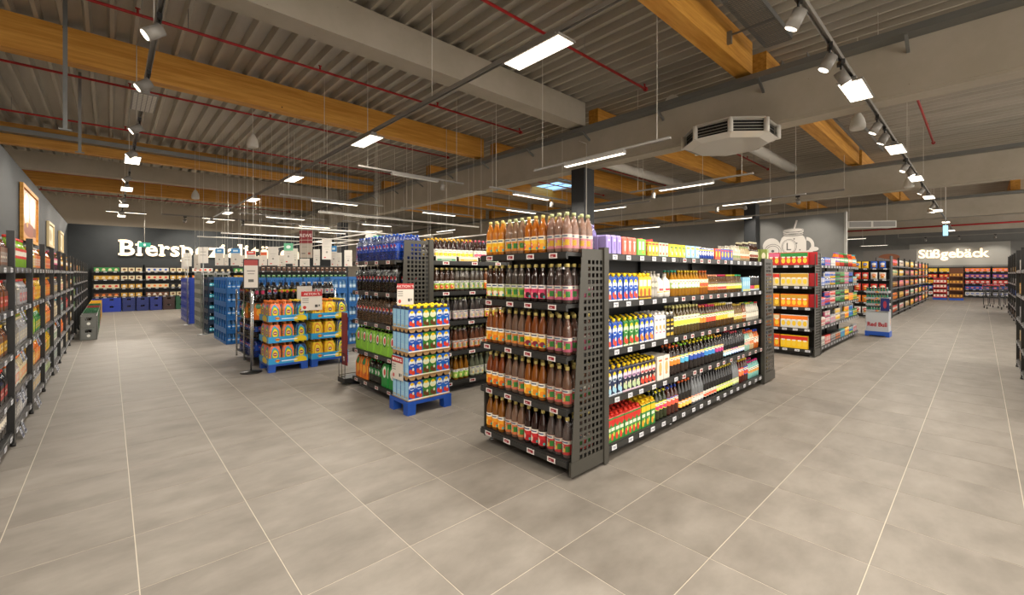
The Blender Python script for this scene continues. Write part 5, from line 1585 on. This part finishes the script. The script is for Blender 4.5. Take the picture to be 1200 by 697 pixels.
# ---- lettering on the walls
def slab_word(word, size, depth, m_, label, loc, rz, track_=1.0, slab=True):
    t = put('wall_lettering', None, None, loc, rz, label=label, cat='lettering')
    u = 0.0
    SER = {'B': [(0, .16, 0)], 'i': 1, 'r': 1, 'p': 1, 'l': 1, 't': 0}
    for ch in word:
        me = text_mesh(ch, size, depth, m_, offset=size * .022, align='LEFT')
        xs = [v.co.x for v in me.vertices]; zs = [v.co.z for v in me.vertices]
        x0, x1 = min(xs), max(xs)
        for v in me.vertices: v.co.x = (v.co.x - x0)
        o = put('letter', me, t, (u, 0, 0))
        wd = x1 - x0
        if slab and ch in 'Birplh':
            s_ = MB(); q = size
            st = .115 * q
            zb = min(zs) if ch == 'p' else 0
            if ch in 'irlp':
                s_.box(-.05 * q, st + .07 * q, -depth, depth, zb - .005 * q, zb + .085 * q)
                s_.box(-.07 * q, st * .9, -depth, depth, (.46 if ch != 'l' else .62) * q, (.535 if ch != 'l' else .70) * q)
            if ch == 'B':
                s_.box(-.06 * q, st, -depth, depth, 0, .085 * q).box(-.06 * q, st, -depth, depth, .605 * q, .69 * q)
            s_.build('serif', m_, o)
            if ch == 'i' or ch == 'l': wd += .05 * q
            if ch == 'r': wd -= .07 * q
        u += (wd + size * .075) * track_
    return t, u


slab_word('Bierspezialitäten', .96, .03, GLOWS, 'large cream illuminated lettering on the far dark wall', (.32, 25.56, 2.42), 0, 1.02)
slab_word('Süßgebäck', .84, .03, GLOWS, 'large cream illuminated lettering on the far wall at the end of the right aisle', (43.12, 3.1, 2.74), FX, .88)

# ---- mural on the grey wall: white drawing of a jar with fruit
MW = mat('mural_white', 'd2cdc6', .7)
MD = mat('mural_line', '5c5a58', .7)
mu = put('wall_mural', None, None, (18.03, 4.72, 2.13), FX, label='white drawing of a handled jar with straw, halved fruit and flowers on the grey wall', cat='mural')


mu.scale = (.8, 1, .8)


def blob(cx, cz, rx, rz_, y, n=28):
    return [(cx + rx * math.cos(2 * PI * i / n), cz + rz_ * math.sin(2 * PI * i / n)) for i in range(n)]


def disc(name, cx, cz, rx, rz_, lay, m_=MW, parent=None):
    return MB().prism(blob(cx, cz, rx, rz_, 0), -.004 * lay - .004, -.004 * lay).build(name, m_, parent or mu)


def ring_(name, cx, cz, rx, rz_, lay, t_=.02):
    m_ = MB(); n = 28
    for i in range(n):
        a, b_ = 2 * PI * i / n, 2 * PI * (i + 1) / n
        y = -.004 * lay - .004
        m_.quad((cx + rx * math.cos(a), y, cz + rz_ * math.sin(a)), (cx + rx * math.cos(b_), y, cz + rz_ * math.sin(b_)), (cx + (rx - t_) * math.cos(b_), y, cz + (rz_ - t_) * math.sin(b_)), (cx + (rx - t_) * math.cos(a), y, cz + (rz_ - t_) * math.sin(a)))
    return m_.build(name, MD, mu)


disc('fruit', -.72, .62, .36, .36, 1); disc('fruit_half', -.66, .38, .36, .34, 2); ring_('outline', -.66, .38, .35, .33, 3); ring_('outline', -.66, .38, .27, .25, 3); disc('core', -.66, .38, .06, .06, 3, MD)
MB().prism([(-.36, .30), (-.28, .12), (-.1, .04), (.42, .04), (.6, .12), (.66, .3), (.66, .78), (.58, .98), (.5, 1.06), (-.2, 1.06), (-.3, .96), (-.36, .78)], -.016, -.012).build('jar_body', MW, mu)
MB().prism([(-.22, 1.08), (.54, 1.08), (.56, 1.28), (-.24, 1.28)], -.016, -.012).build('jar_neck', MW, mu)
disc('jar_mouth', .16, 1.29, .41, .10, 4); ring_('outline', .16, 1.29, .40, .095, 5)
ring_('outline', .16, 1.08, .40, .06, 5); ring_('outline', .16, 1.16, .40, .06, 5)
h_ = MB(); n = 16
for i in range(n):
    a, b_ = -PI / 2 + PI * i / n, -PI / 2 + PI * (i + 1) / n
    h_.quad(*[(.66 + r * math.cos(t_), -.014, .58 + r * 1.25 * math.sin(t_)) for r, t_ in ((.30, a), (.30, b_), (.18, b_), (.18, a))])
h_.build('jar_handle', MW, mu)
MB().prism([(.14, 1.22), (.2, 1.22), (.34, 1.72), (.27, 1.74)], -.026, -.022).build('straw', MW, mu)
ring_('outline', -.0, .56, .30, .34, 5); ring_('outline', .0, .56, .25, .29, 5, .012)
MB().box(-.1, -.05, -.022, -.017, .4, .74).box(-.1, .08, -.022, -.017, .4, .45).build('jar_letter', MD, mu)
for i, (a, r) in enumerate(((.2, .26), (1.3, .24), (2.4, .26), (3.5, .24), (4.6, .26))):
    disc('petal', .72 + .2 * math.cos(a), .14 + .14 * math.sin(a) , .15, .11, 6 + i)
disc('petal', .95, .42, .17, .1, 5)
disc('flower_core', .72, .14, .06, .05, 12, MD)
for (cx, cz) in ((.3, .7), (.42, .4), (.2, .9), (.35, .2), (-.22, .22)): disc('bubble', cx, cz, .03, .03, 5, MD)
# second drawing farther along the wall
mu2 = put('wall_mural', None, None, (18.03, 11.4, 2.0), FX, label='faint white fruit drawing farther left along the grey wall', cat='mural')
disc('fruit', 0, .25, .3, .25, 1, parent=mu2); disc('fruit', .45, .2, .24, .2, 1, parent=mu2); disc('leaf', .85, .4, .1, .22, 1, parent=mu2)

# ================================================================== C: next gondola in the row
C1 = Unit('end_shelf', 'carton end shelf of the next gondola beyond the near one', 'the next gondola end', 9.83, 3.27, FX, 1.07, .44, LV, 1, 1.82, TAGW, tagn=6, tagw=.08)
perf_panel('perforated_panel', C1, 10.28, 2.16, 0, .36, .44, 1.98)
in_unit(C1, 9.85, 10.28, 2.155, 2.175, .02, .15, 'base_panel', PERF)
in_unit(C1, 10.27, 10.33, 2.15, 2.2, .015, 2.0, 'upright', PERF)
cc = [('red', 'green'), ('cream', 'red'), ('orange', 'yellow'), ('orange', 'red'), ('yellow', 'red')]
for lv in range(5):
    a, b_ = [('orange', 'red'), ('orange', 'cream'), ('gold', 'orange'), ('cream', 'red'), ('red', 'pink')][lv]
    run(C1, lv, .02, .52, small(a, b_, 'carton'), '%s and %s carton, left half' % (a, b_), rear=0)
    a, b_ = [('yellow', 'red'), ('cream', 'orange'), ('orange', 'gold'), ('cream', 'orange'), ('red', 'green')][lv]
    if lv == 1: a, b_ = 'white', 'orange'
    if lv == 3: a, b_ = 'cream', 'gold'
    run(C1, lv, .54, 1.0, small(a, b_, 'carton'), '%s and %s carton, right half' % (a, b_), rear=0)
    pack(sol('b8202a'), .012, .25, .2, name='red_side_board', cat='board').spawn(C1.world(1.035, .14, LV[lv] + .001), FX + PI / 2, 'upright red board at the right end of the %s shelf of the next gondola end' % (ORDS[lv] if lv < 4 else 'top')) if lv in (4, 3, 2) else None
C2 = Unit('gondola_shelf', 'long side of the next gondola with small boxes and cans', 'the next gondola side', 10.34, 2.17, 0, 3.9, .46, LV, 3, 1.82, TAGW, tagstep=.24, tagw=.08)
CF = {4: [('can', 'blue', 'silver'), ('box', 'blue', 'red'), ('box', 'silver', 'white'), ('bottle', 'orange', 'purple'), ('bottle', 'red', 'green'), ('bottle', 'brown', 'green'), ('bottle', 'red', 'orange'), ('bottle', 'orange', 'teal')],
      3: [('box', 'blue', 'white'), ('can', 'white', 'blue'), ('can', 'yellow', 'blue'), ('can', 'green', 'black'), ('can', 'brown', 'green'), ('can', 'pink', 'grey'), ('can', 'black', 'blue'), ('box', 'teal', 'orange')],
      2: [('box', 'red', 'blue'), ('can', 'blue', 'red'), ('can', 'white', 'red'), ('can', 'black', 'green'), ('can', 'green', 'black'), ('can', 'brown', 'yellow'), ('box', 'orange', 'yellow'), ('box', 'green', 'yellow')],
      1: [('box', 'white', 'red'), ('can', 'pink', 'white'), ('box', 'silver', 'pink'), ('can', 'white', 'yellow'), ('box', 'grey', 'black'), ('can', 'yellow', 'orange'), ('can', 'teal', 'blue'), ('box', 'green', 'yellow')],
      0: [('box', 'white', 'grey'), ('box', 'red', 'white'), ('box', 'black', 'silver'), ('box', 'black', 'orange'), ('box', 'teal', 'blue'), ('box', 'yellow', 'red'), ('can', 'lime', 'blue'), ('box', 'silver', 'red')]}
for lv, its in CF.items():
    for i, (k, a, b_) in enumerate(its):
        sp = small(a, b_, k)
        u0 = .04 + i * .48
        if k == 'can':
            n_ = 6
            run(C2, lv, u0, u0 + .46, sp, '%s and %s can' % (a, b_), rear=0, n=n_, stack=2 if lv in (1, 2, 3) else 1)
        else:
            run(C2, lv, u0, u0 + .46, sp, '%s and %s %s' % (a, b_, k), rear=0, n=4, stack=1)
# energy drink display with cans, at the far end of that gondola
t = put('can_display', None, None, (14.35, 2.05, 0), FX, label='grey cardboard floor display of energy drink cans at the far end of the next gondola', cat='display')
t.scale = (.78, 1, 1)
# local: x 0..0.62 to the right, y 0..0.45 deep
MB().box(0, .62, 0, .45, 0.03, .13).box(0, .1, 0, .45, 0, .03).box(.52, .62, 0, .45, 0, .03).build('base', PB, t)
MB().prism([(.02, .13), (.60, .13), (.60, .62), (.02, .62)], .02, .43).build('lower_box', P('b9bdc2', ('e', .5, .68, .4, .18, 'e0b020'), ('e', .36, .68, .22, .12, 'c02030'), ('e', .64, .68, .22, .12, 'c02030')), t)
writing('Red Bull', .15, sol('b01c2c'), t, (.31, .015, .26), offset=.004)
for k in range(4):
    z = .63 + k * .16
    MB().box(.02, .60, .02, .43, z, z + .05).build('tray', P('a8acb2', ('e', .5, .5, .16, .7, 'e0b020'), ('e', .46, .5, .1, .5, 'c02030')), t)
    for j in range(8):
        put('drink_can', can(P('14342c', ('r', .5, .5, 1, .3, '2a8a6a'), rep=2), .135, .03).root, t, (.06 + j * .071, .06, z + .012))
MB().box(.40, .62, -.01, .01, .66, .98).build('front_card', P('1c2a6c', ('e', .5, .5, .4, .6, 'a83048')), t)

# ================================================================== D: crisps and snacks beyond
LD = [.14, .56, .98, 1.40, 1.80]
D1 = Unit('end_shelf', 'crisp end shelf of the third gondola along the right aisle', 'the third gondola end', 20.4, 3.3, FX, 1.07, .46, LD, 1, 2.1, TAGW, tagn=4, tagw=.1)
DPN = mat('dark_panel', '3a3d3b', .5)
in_unit(D1, 20.42, 20.94, 2.19, 2.225, .0, 2.24, 'side_panel', DPN)
for lv, (a, b_) in enumerate((('white', 'red'), ('orange', 'gold'), ('red', 'orange'), ('red', 'white'), ('yellow', 'blue'))):
    run(D1, lv, .05, .5, small(a, b_, 'bag'), '%s and %s crisp bag' % (a, b_), rear=0)
    a, b_ = [('white', 'blue'), ('gold', 'red'), ('red', 'cream'), ('white', 'orange'), ('blue', 'white')][lv]
    run(D1, lv, .52, 1.0, small(a, b_, 'bag'), '%s and %s crisp bag' % (a, b_), rear=0)
LDD = [.14, .62, 1.08, 1.52, 1.90]
ks = ['bag', 'box', 'bag', 'box']
cs = ['red', 'yellow', 'orange', 'white', 'brown', 'gold', 'cream', 'pink']
for b_ in range(8):
    U = Unit('gondola_shelf', 'black snack shelf bay of the third gondola, %s from the camera' % BN[b_], 'the %s snack bay' % BN[b_], 20.98 + b_ * 2.0, 2.22, 0, 1.94, .46, LDD, 1, 2.24, TAGW, tagn=5, frontposts=True, lastpost=(b_ == 7), group='snack shelf bays of the third gondola')
    for lv in range(5):
        a, c = cs[(b_ * 3 + lv * 2) % 8], cs[(b_ * 5 + lv + 3) % 8]
        if a == c: c = 'green'
        run(U, lv, .08, 1.88, small(a, c, 'bag'), '%s and %s snack bag' % (a, c), rear=0, n=7)
pack(P('77736e', ('e', .5, .4, .4, .6, '8a5030')), 2.2, .62, .03, name='picture_board', cat='board').spawn((31, 3.4, 2.245), FX, 'grey board with brown picture on top of the third gondola')
bx('dark_post', BLACK, 31.05, 31.12, 3.3, 3.4, 0, 2.3)
bpy.data.objects['dark_post']['label'] = 'dark post carrying the grey picture board'; bpy.data.objects['dark_post']['category'] = 'post'

# ================================================================== far end wall shelf
LS = [.16, .55, .95, 1.35, 1.75]
for b_ in range(4):
    U = Unit('wall_shelf', 'sweets shelf bay on the far end wall, %s from the left' % BN[b_].replace('nearest', 'first'), 'far end bay %s from left' % BN[b_].replace('nearest', 'first'), 42.5, 3.3 - b_ * 1.25, FX, 1.25, .45, LS, 1, 2.1, TAGW, tagn=4, tagw=.12, group='sweets shelf bays on the far end wall')
    for lv in range(5):
        if b_ < 2: a, c = [('white', 'red'), ('blue', 'cream'), ('yellow', 'red'), ('red', 'yellow'), ('yellow', 'gold')][lv]
        else: a, c = [('white', 'blue'), ('blue', 'red'), ('red', 'white'), ('purple', 'orange'), ('orange', 'pink')][lv]
        run(U, lv, .05, 1.2, pack(P(COLS[a], ('e', .5, .5, .7, .5, COLS[c]), ('r', .5, .5, .4, .12, 'e8e0d0')), .22, .22, .1, side=sol(COLS[a]), name='sweets_packet', cat='packet'), '%s and %s sweets packet' % (a, c), rear=0)
# promo pallets in front of it
for i, (x, y, col, h_, tx, lc) in enumerate(((37.5, 2.05, 'b82420', 1.35, 'red', 'f0e0d0'), (37.5, 1.35, '6a3c1c', 1.95, 'brown', 'd89a3c'))):
    t = put('floor_display', None, None, (x, y, 0), FX, label='%s cardboard floor display before the far end wall' % tx, cat='display')
    bx('base', PB, 0, .62, 0, .5, 0, .12, t)
    bx('back_board', sol(col), 0, .62, .46, .5, .12, h_, t); bx('side_board', sol(col), 0, .02, .1, .46, .12, h_ * .8, t); bx('side_board', sol(col), .60, .62, .1, .46, .12, h_ * .8, t)
    for k in range(4):
        z = .13 + k * h_ / 4.6
        bx('tray', sol(col), .02, .6, 0, .46, z, z + .06, t)
        MB().box(.04, .58, .05, .4, z + .061, z + .2).build('packet_row', P(lc, ('r', .2, .5, .1, .8, col), ('r', .5, .5, .1, .8, col), ('r', .8, .5, .1, .8, col)), t)

# shopping trolleys by the far right shelves
def trolley(x, y, rz, label):
    t = put('shopping_trolley', None, None, (x, y, 0), rz, label=label, cat='trolley', group='trolleys by the far right shelves')
    b_ = MB()
    for z, k in ((.55, .8), (.7, .9), (.85, .96), (1.0, 1.0)):
        p = [(-.45 * k, -.22 * k, z), (.45 * k, -.27 * k, z), (.45 * k, .27 * k, z), (-.45 * k, .22 * k, z)]
        for i in range(4): b_.tube(p[i], p[(i + 1) % 4], .008, 5)
    for i in range(9):
        xx = -.42 + i * .105
        for s_ in (-1, 1): b_.tube((xx * .82, .2 * s_, .55), (xx, .255 * s_, 1.0), .004, 4)
    b_.box(-.36, .36, -.18, .18, .545, .55)
    b_.build('basket', mat('dark_wire', '3a3a3c', .4, .5), t)
    MB().tube((.52, -.27, 1.06), (.52, .27, 1.06), .02, 8).tube((.45, -.26, 1.0), (.52, -.27, 1.06), .012, 6).tube((.45, .26, 1.0), (.52, .27, 1.06), .012, 6).build('handle', sol('b01c2c'), t)
    c = MB()
    for s_ in (-1, 1):
        c.tube((.42, .24 * s_, .95), (.42, .24 * s_, .14), .012, 6).tube((.42, .24 * s_, .16), (-.42, .18 * s_, .16), .012, 6).tube((-.42, .18 * s_, .16), (-.36, .18 * s_, .55), .012, 6)
    c.build('chassis', mat('dark_wire', '3a3a3c', .4, .5), t)
    for a, s_ in ((.42, 1), (.42, -1), (-.42, 1), (-.42, -1)):
        MB().tube((a, .22 * s_ - .015, .06), (a, .22 * s_ + .015, .06), .06, 12).build('wheel', BLACK, t)


trolley(29.6, -.35, .1, 'nearer shopping trolley with red handle at the far right')
trolley(31.2, -.55, .1, 'farther shopping trolley with red handle at the far right')
# shelves at the right edge of the aisle
E1 = Unit('wall_shelf', 'dark shelf at the right edge of the picture beside the aisle', 'the right edge shelf', 11.45, -.42, PI, 3.9, .45, LL, 3, 2.0, TAGW, tagn=4, frontposts=True)
for lv in range(5):
    a, c = [('brown', 'cream'), ('cream', 'gold'), ('silver', 'white'), ('gold', 'cream'), ('white', 'silver')][lv]
    run(E1, lv, .05, 3.8, small(a, c, 'box'), '%s and %s box' % (a, c), rear=0, n=18)
E2 = Unit('wall_shelf', 'dark tall shelf far down the right side of the aisle', 'the far right shelf', 27.0, -.75, PI, 6.0, .45, LL, 4, 2.3, TAGW, tagn=4, frontposts=True)
for lv in range(5):
    run(E2, lv, .1, 5.9, small(['brown', 'grey', 'blue', 'silver', 'gold'][lv], 'white', 'box'), '%s and white box' % ['brown', 'grey', 'blue', 'silver', 'gold'][lv], rear=0, n=16)

# ================================================================== hanging signs and the area behind the soda
def card_print(k):
    L_ = [('r', .5, .62, .6, .02, 'a8a49c'), ('r', .5, .5, .4, .02, 'a8a49c'), ('e', .5, .36, .2, .1, '8c8880'), ('r', .3, .1, .2, .05, 'c8443c')]
    top = {0: [], 1: [('r', .5, .86, 1, .28, '3a8ac8'), ('r', .5, .86, .5, .1, 'd8ecf4')], 2: [('r', .5, .88, 1, .24, 'c83a34'), ('r', .5, .9, .6, .08, 'f0d8d0')], 3: [('r', .5, .82, 1, .36, '6ab890'), ('e', .5, .82, .5, .16, 'e8f0ec')], 4: [('r', .5, .85, .9, .2, 'e0643a')]}[k]
    return P('d5cfc5', *(L_ + top))


HS = [  # px, top, bottom, width px, depth x-plane, print
 (257, 291, 311, 10, 6.0, 1), (276, 291, 311, 11, 6.0, 1), (294, 294, 312, 10, 6.2, 2), (231, 298, 316, 8, 5.4, 0), (309, 295, 311, 8, 6.4, 4), (320, 289, 311, 12, 6.4, 0), (338, 285, 309, 11, 6.2, 3),
 (346, 291, 312, 6, 6.6, 0), (371, 292, 311, 8, 6.8, 0), (383, 280, 304, 11, 6.2, 0), (391, 288, 312, 7, 6.6, 1), (397, 296, 312, 7, 7.0, 0), (408, 293, 312, 9, 7.0, 0), (435, 270, 284, 13, 8.2, 0), (443, 276, 292, 12, 8.0, 3),
 (302, 300, 312, 8, 7, 0), (330, 299, 312, 10, 7, 0), (357, 303, 312, 12, 6.9, 0), (424, 299, 312, 12, 7.2, 2), (284, 299, 312, 7, 7, 0), (265, 298, 311, 5, 7, 0)]


def onx(px, x):
    t_ = (px - 600) / FPX
    Z = x / (CA + t_ * SA)
    return Z, Z * (SA - t_ * CA)


NTH = ['first', 'second', 'third', 'fourth', 'fifth', 'sixth', 'seventh', 'eighth', 'ninth', 'tenth', 'eleventh', 'twelfth', 'thirteenth', 'fourteenth', 'fifteenth', 'sixteenth', 'seventeenth', 'eighteenth', 'nineteenth', 'twentieth', 'twenty-first', 'twenty-second']
for i, (px, ya, yb, wp, xp, k) in enumerate(HS):
    Z = 8 + xp * .85
    xp, y = Z * CA + (px - 600) / FPX * Z * SA, Z * SA - (px - 600) / FPX * Z * CA
    zt, zb = CAM_H + (HZ - ya) / FPX * Z, CAM_H + (HZ - yb) / FPX * Z
    W_ = wp / FPX * Z
    nm = ['plain', 'blue headed', 'red headed', 'green headed', 'orange headed'][k]
    t = put('hanging_sign', None, None, (xp, y, zb), YAW - PI / 2 + random.uniform(-.15, .15), label='%s white hanging card, %s from the left above the drink crates' % (nm, NTH[sorted(h[0] for h in HS).index(px)]), cat='hanging sign', group='white hanging price cards')
    MB().box(-W_ / 2, W_ / 2, 0, .006, 0, zt - zb).build('card', card_print(k), t)
    MB().tube((-W_ / 3, .003, zt - zb), (-W_ / 3, .003, ZR - zb), .0025, 4).tube((W_ / 3, .003, zt - zb), (W_ / 3, .003, ZR - zb), .0025, 4).build('hanging_wire', WHITE, t)
# rails that carry them
for i, (x, y0, y1, z) in enumerate(((5.4, 11, 22, 2.75), (6.2, 10.5, 20, 2.75), (7.0, 10, 19, 2.75), (8.1, 9.8, 16, 2.75))):
    r = MB().tube((x, y0, z), (x, y1, z), .018, 8).build('sign_rail', WHITE, label='white rail carrying hanging cards, %s from the left' % ORD[i].replace('nearest', 'first'), cat='rail', group='white sign rails')
    for y in (y0 + .3, (y0 + y1) / 2, y1 - .3):
        MB().tube((x, y, z), (x, y, ZD - .01), .006, 5).build('hanging_rod', WHITE, r)
for i, (y, x0, x1, z) in enumerate(((13.2, 2.6, 8.4, 2.9), (16.5, 2.6, 8.4, 2.9), (10.6, 3.6, 8.4, 3.05), (20.0, 2.4, 8.4, 3.0))):
    r = MB().tube((x0, y, z), (x1, y, z), .022, 8).build('sign_rail', WHITE, label='white cross rail over the drinks market, %s from the camera' % ['second', 'third', 'nearest', 'farthest'][i], cat='rail', group='white sign rails')
    for x in (x0 + .2, x1 - .2):
        MB().tube((x, y, z), (x, y, ZD - .01), .006, 5).build('hanging_rod', WHITE, r)
# red hanging sign
Z, y = onx(358.5, 4.6)
zt, zb = CAM_H + (HZ - 270) / FPX * Z, CAM_H + (HZ - 302) / FPX * Z
W_ = 15 / FPX * Z
t = put('hanging_sign', None, None, (4.6, y, zb), YAW - PI / 2, label='dark red and grey hanging sign over the iced tea stacks', cat='hanging sign')
H_ = zt - zb
MB().box(-W_ / 2, W_ / 2, 0, .02, 0, H_).build('card', P('a0968a', ('r', .3, .16, .3, .03, '4a4440'), ('r', .75, .16, .2, .08, '8a3a2a'), ('r', .4, .4, .4, .02, '807870')), t)
MB().box(-W_ / 2, W_ / 2, -.004, 0, H_ * .66, H_).build('upper_panel', sol('7c1c22'), t)
MB().box(-W_ / 2, W_ / 2, -.004, 0, H_ * .53, H_ * .635).build('lower_panel', sol('7c1c22'), t)
writing('REWE', H_ * .17, sol('e8dcd8'), t, (0, -.006, H_ * .76))
MB().tube((-W_ / 3, .01, H_), (-W_ / 3, .01, ZD - zb), .004, 4).tube((W_ / 3, .01, H_), (W_ / 3, .01, ZD - zb), .004, 4).build('hanging_wire', WHITE, t)

# low shelves far behind the soda displays
F1 = Unit('gondola_shelf', 'dark low gondola behind the hanging cards, facing the soda displays', 'the gondola behind the hanging cards', 4.2, 20.6, 0, 4.2, .46, [.14, .56, .98, 1.38, 1.72], 3, 2.0, TAGW, tagn=4)
for lv in range(5):
    a, c = [('brown', 'gold'), ('green', 'cream'), ('gold', 'brown'), ('green', 'black'), ('brown', 'black')][lv]
    run(F1, lv, .05, 4.1, small(a, c, 'box'), '%s and %s grocery box' % (a, c), rear=0, n=20)
# service counter with screen behind the cola rack
ct_ = put('service_counter', None, None, (6.2, 13.4, 0), -.6, label='grey service counter with a monitor behind the cola rack', cat='counter')
MB().box(-1.4, 1.4, -.4, .4, 0, 1.0).build('body', mat('counter_grey', '4a4e52', .5), ct_)
MB().box(-1.5, 1.5, -.45, .45, 1.0, 1.04).build('worktop', mat('counter_top', '6a6c6e', .3), ct_)
MB().box(-.5, .3, .1, .14, 1.25, 1.68).box(-.13, -.07, .1, .16, 1.04, 1.3).build('monitor', BLACK, ct_)
MB().box(.5, .95, .0, .03, 1.2, 1.62).build('screen', P('8ab4c0', ('r', .2, .5, .2, 1, 'c8e0e0'), ('r', .9, .5, .2, 1, 'd890a8')), ct_)
MB().box(-1.4, -.6, -.1, .3, 1.04, 1.5).build('cabinet', mat('counter_grey', '4a4e52', .5), ct_)
crates(crate_spec('2464a8', '5a8ab8', 'a8c8e0', cap='3a70c0', h_=.305), [3.75 + .41 * k for k in range(3)], [9.9], 5, 'blue crate behind the wire rack')
# potted plant near the counter
pt = put('potted_plant', None, None, (8.1, 12.4, 0), label='leafy potted plant on a grey pedestal right of the service counter', cat='plant')
MB().box(-.2, .2, -.2, .2, 0, 1.15).build('pedestal', mat('counter_grey', '4a4e52', .5), pt)
lf = MB()
for i in range(90):
    a, b_, r = random.uniform(0, 2 * PI), random.uniform(.1, 1.4), .3
    c = Vector((math.cos(a) * math.cos(b_) * r, math.sin(a) * math.cos(b_) * r, 1.25 + .35 * math.sin(b_)))
    u = Vector((random.uniform(-1, 1), random.uniform(-1, 1), random.uniform(-.3, 1))).normalized() * .07
    v_ = u.cross(Vector((0, 0, 1))).normalized() * .03
    lf.quad(tuple(c - v_), tuple(c + u * .5 - v_ * .2), tuple(c + v_ + u), tuple(c - u * .4))
lf.build('foliage', sol('3a5a28'), pt, kind='stuff')
# dark security mirror frame and cameras in view
for i, (px, py, z, tx) in enumerate(((345, 211, 4.35, 'in the middle left'), (1073, 113, 5.3, 'above the right aisle'), (508, 168, 5.3, 'on the beam'))):
    x, y, z = at(px, py, z)
    m_ = MB().box(-.12, .12, -.05, .05, 0, .05).tube((0, 0, .05), (0, 0, ZD - z), .008, 5)
    m_.build('ceiling_device', WHITE, label='small white device hanging from the ceiling %s' % tx, cat='sensor', loc=(x, y, z))
# blue exit light far down the right aisle
x, y, z = at(1108, 276, 3.3)
t = put('exit_light', None, None, (x, y, z), FX, label='small pale blue lit sign on a long rod far down the right aisle', cat='sign')
MB().box(-.08, .08, -.02, .02, 0, .45).build('panel', mat('exit_blue', '8cc8e8', .5, emit=1.5), t)
MB().tube((0, 0, .45), (0, 0, ZD - z), .02, 6).build('rod', WHITE, t)
x, y, z = at(174, 289, 3.0)
t = put('exit_light', None, None, (3.0 - 1.9, 24.6, 2.75), 0, label='small green and white exit pictogram sign before the far lettering', cat='sign')
MB().box(-.2, .2, -.02, .02, 0, .2).build('panel', P('2aa08a', ('e', .5, .5, .2, .6, 'e8f4f0')), t)
MB().tube((0, 0, .2), (0, 0, ZR - 2.75), .01, 6).build('rod', WHITE, t)

# dark far columns' partition beyond the right aisle
if REAR:
    joined('rear_row_stock', REAR, label='rows of stock standing behind the front products on the shelves', cat='stock')
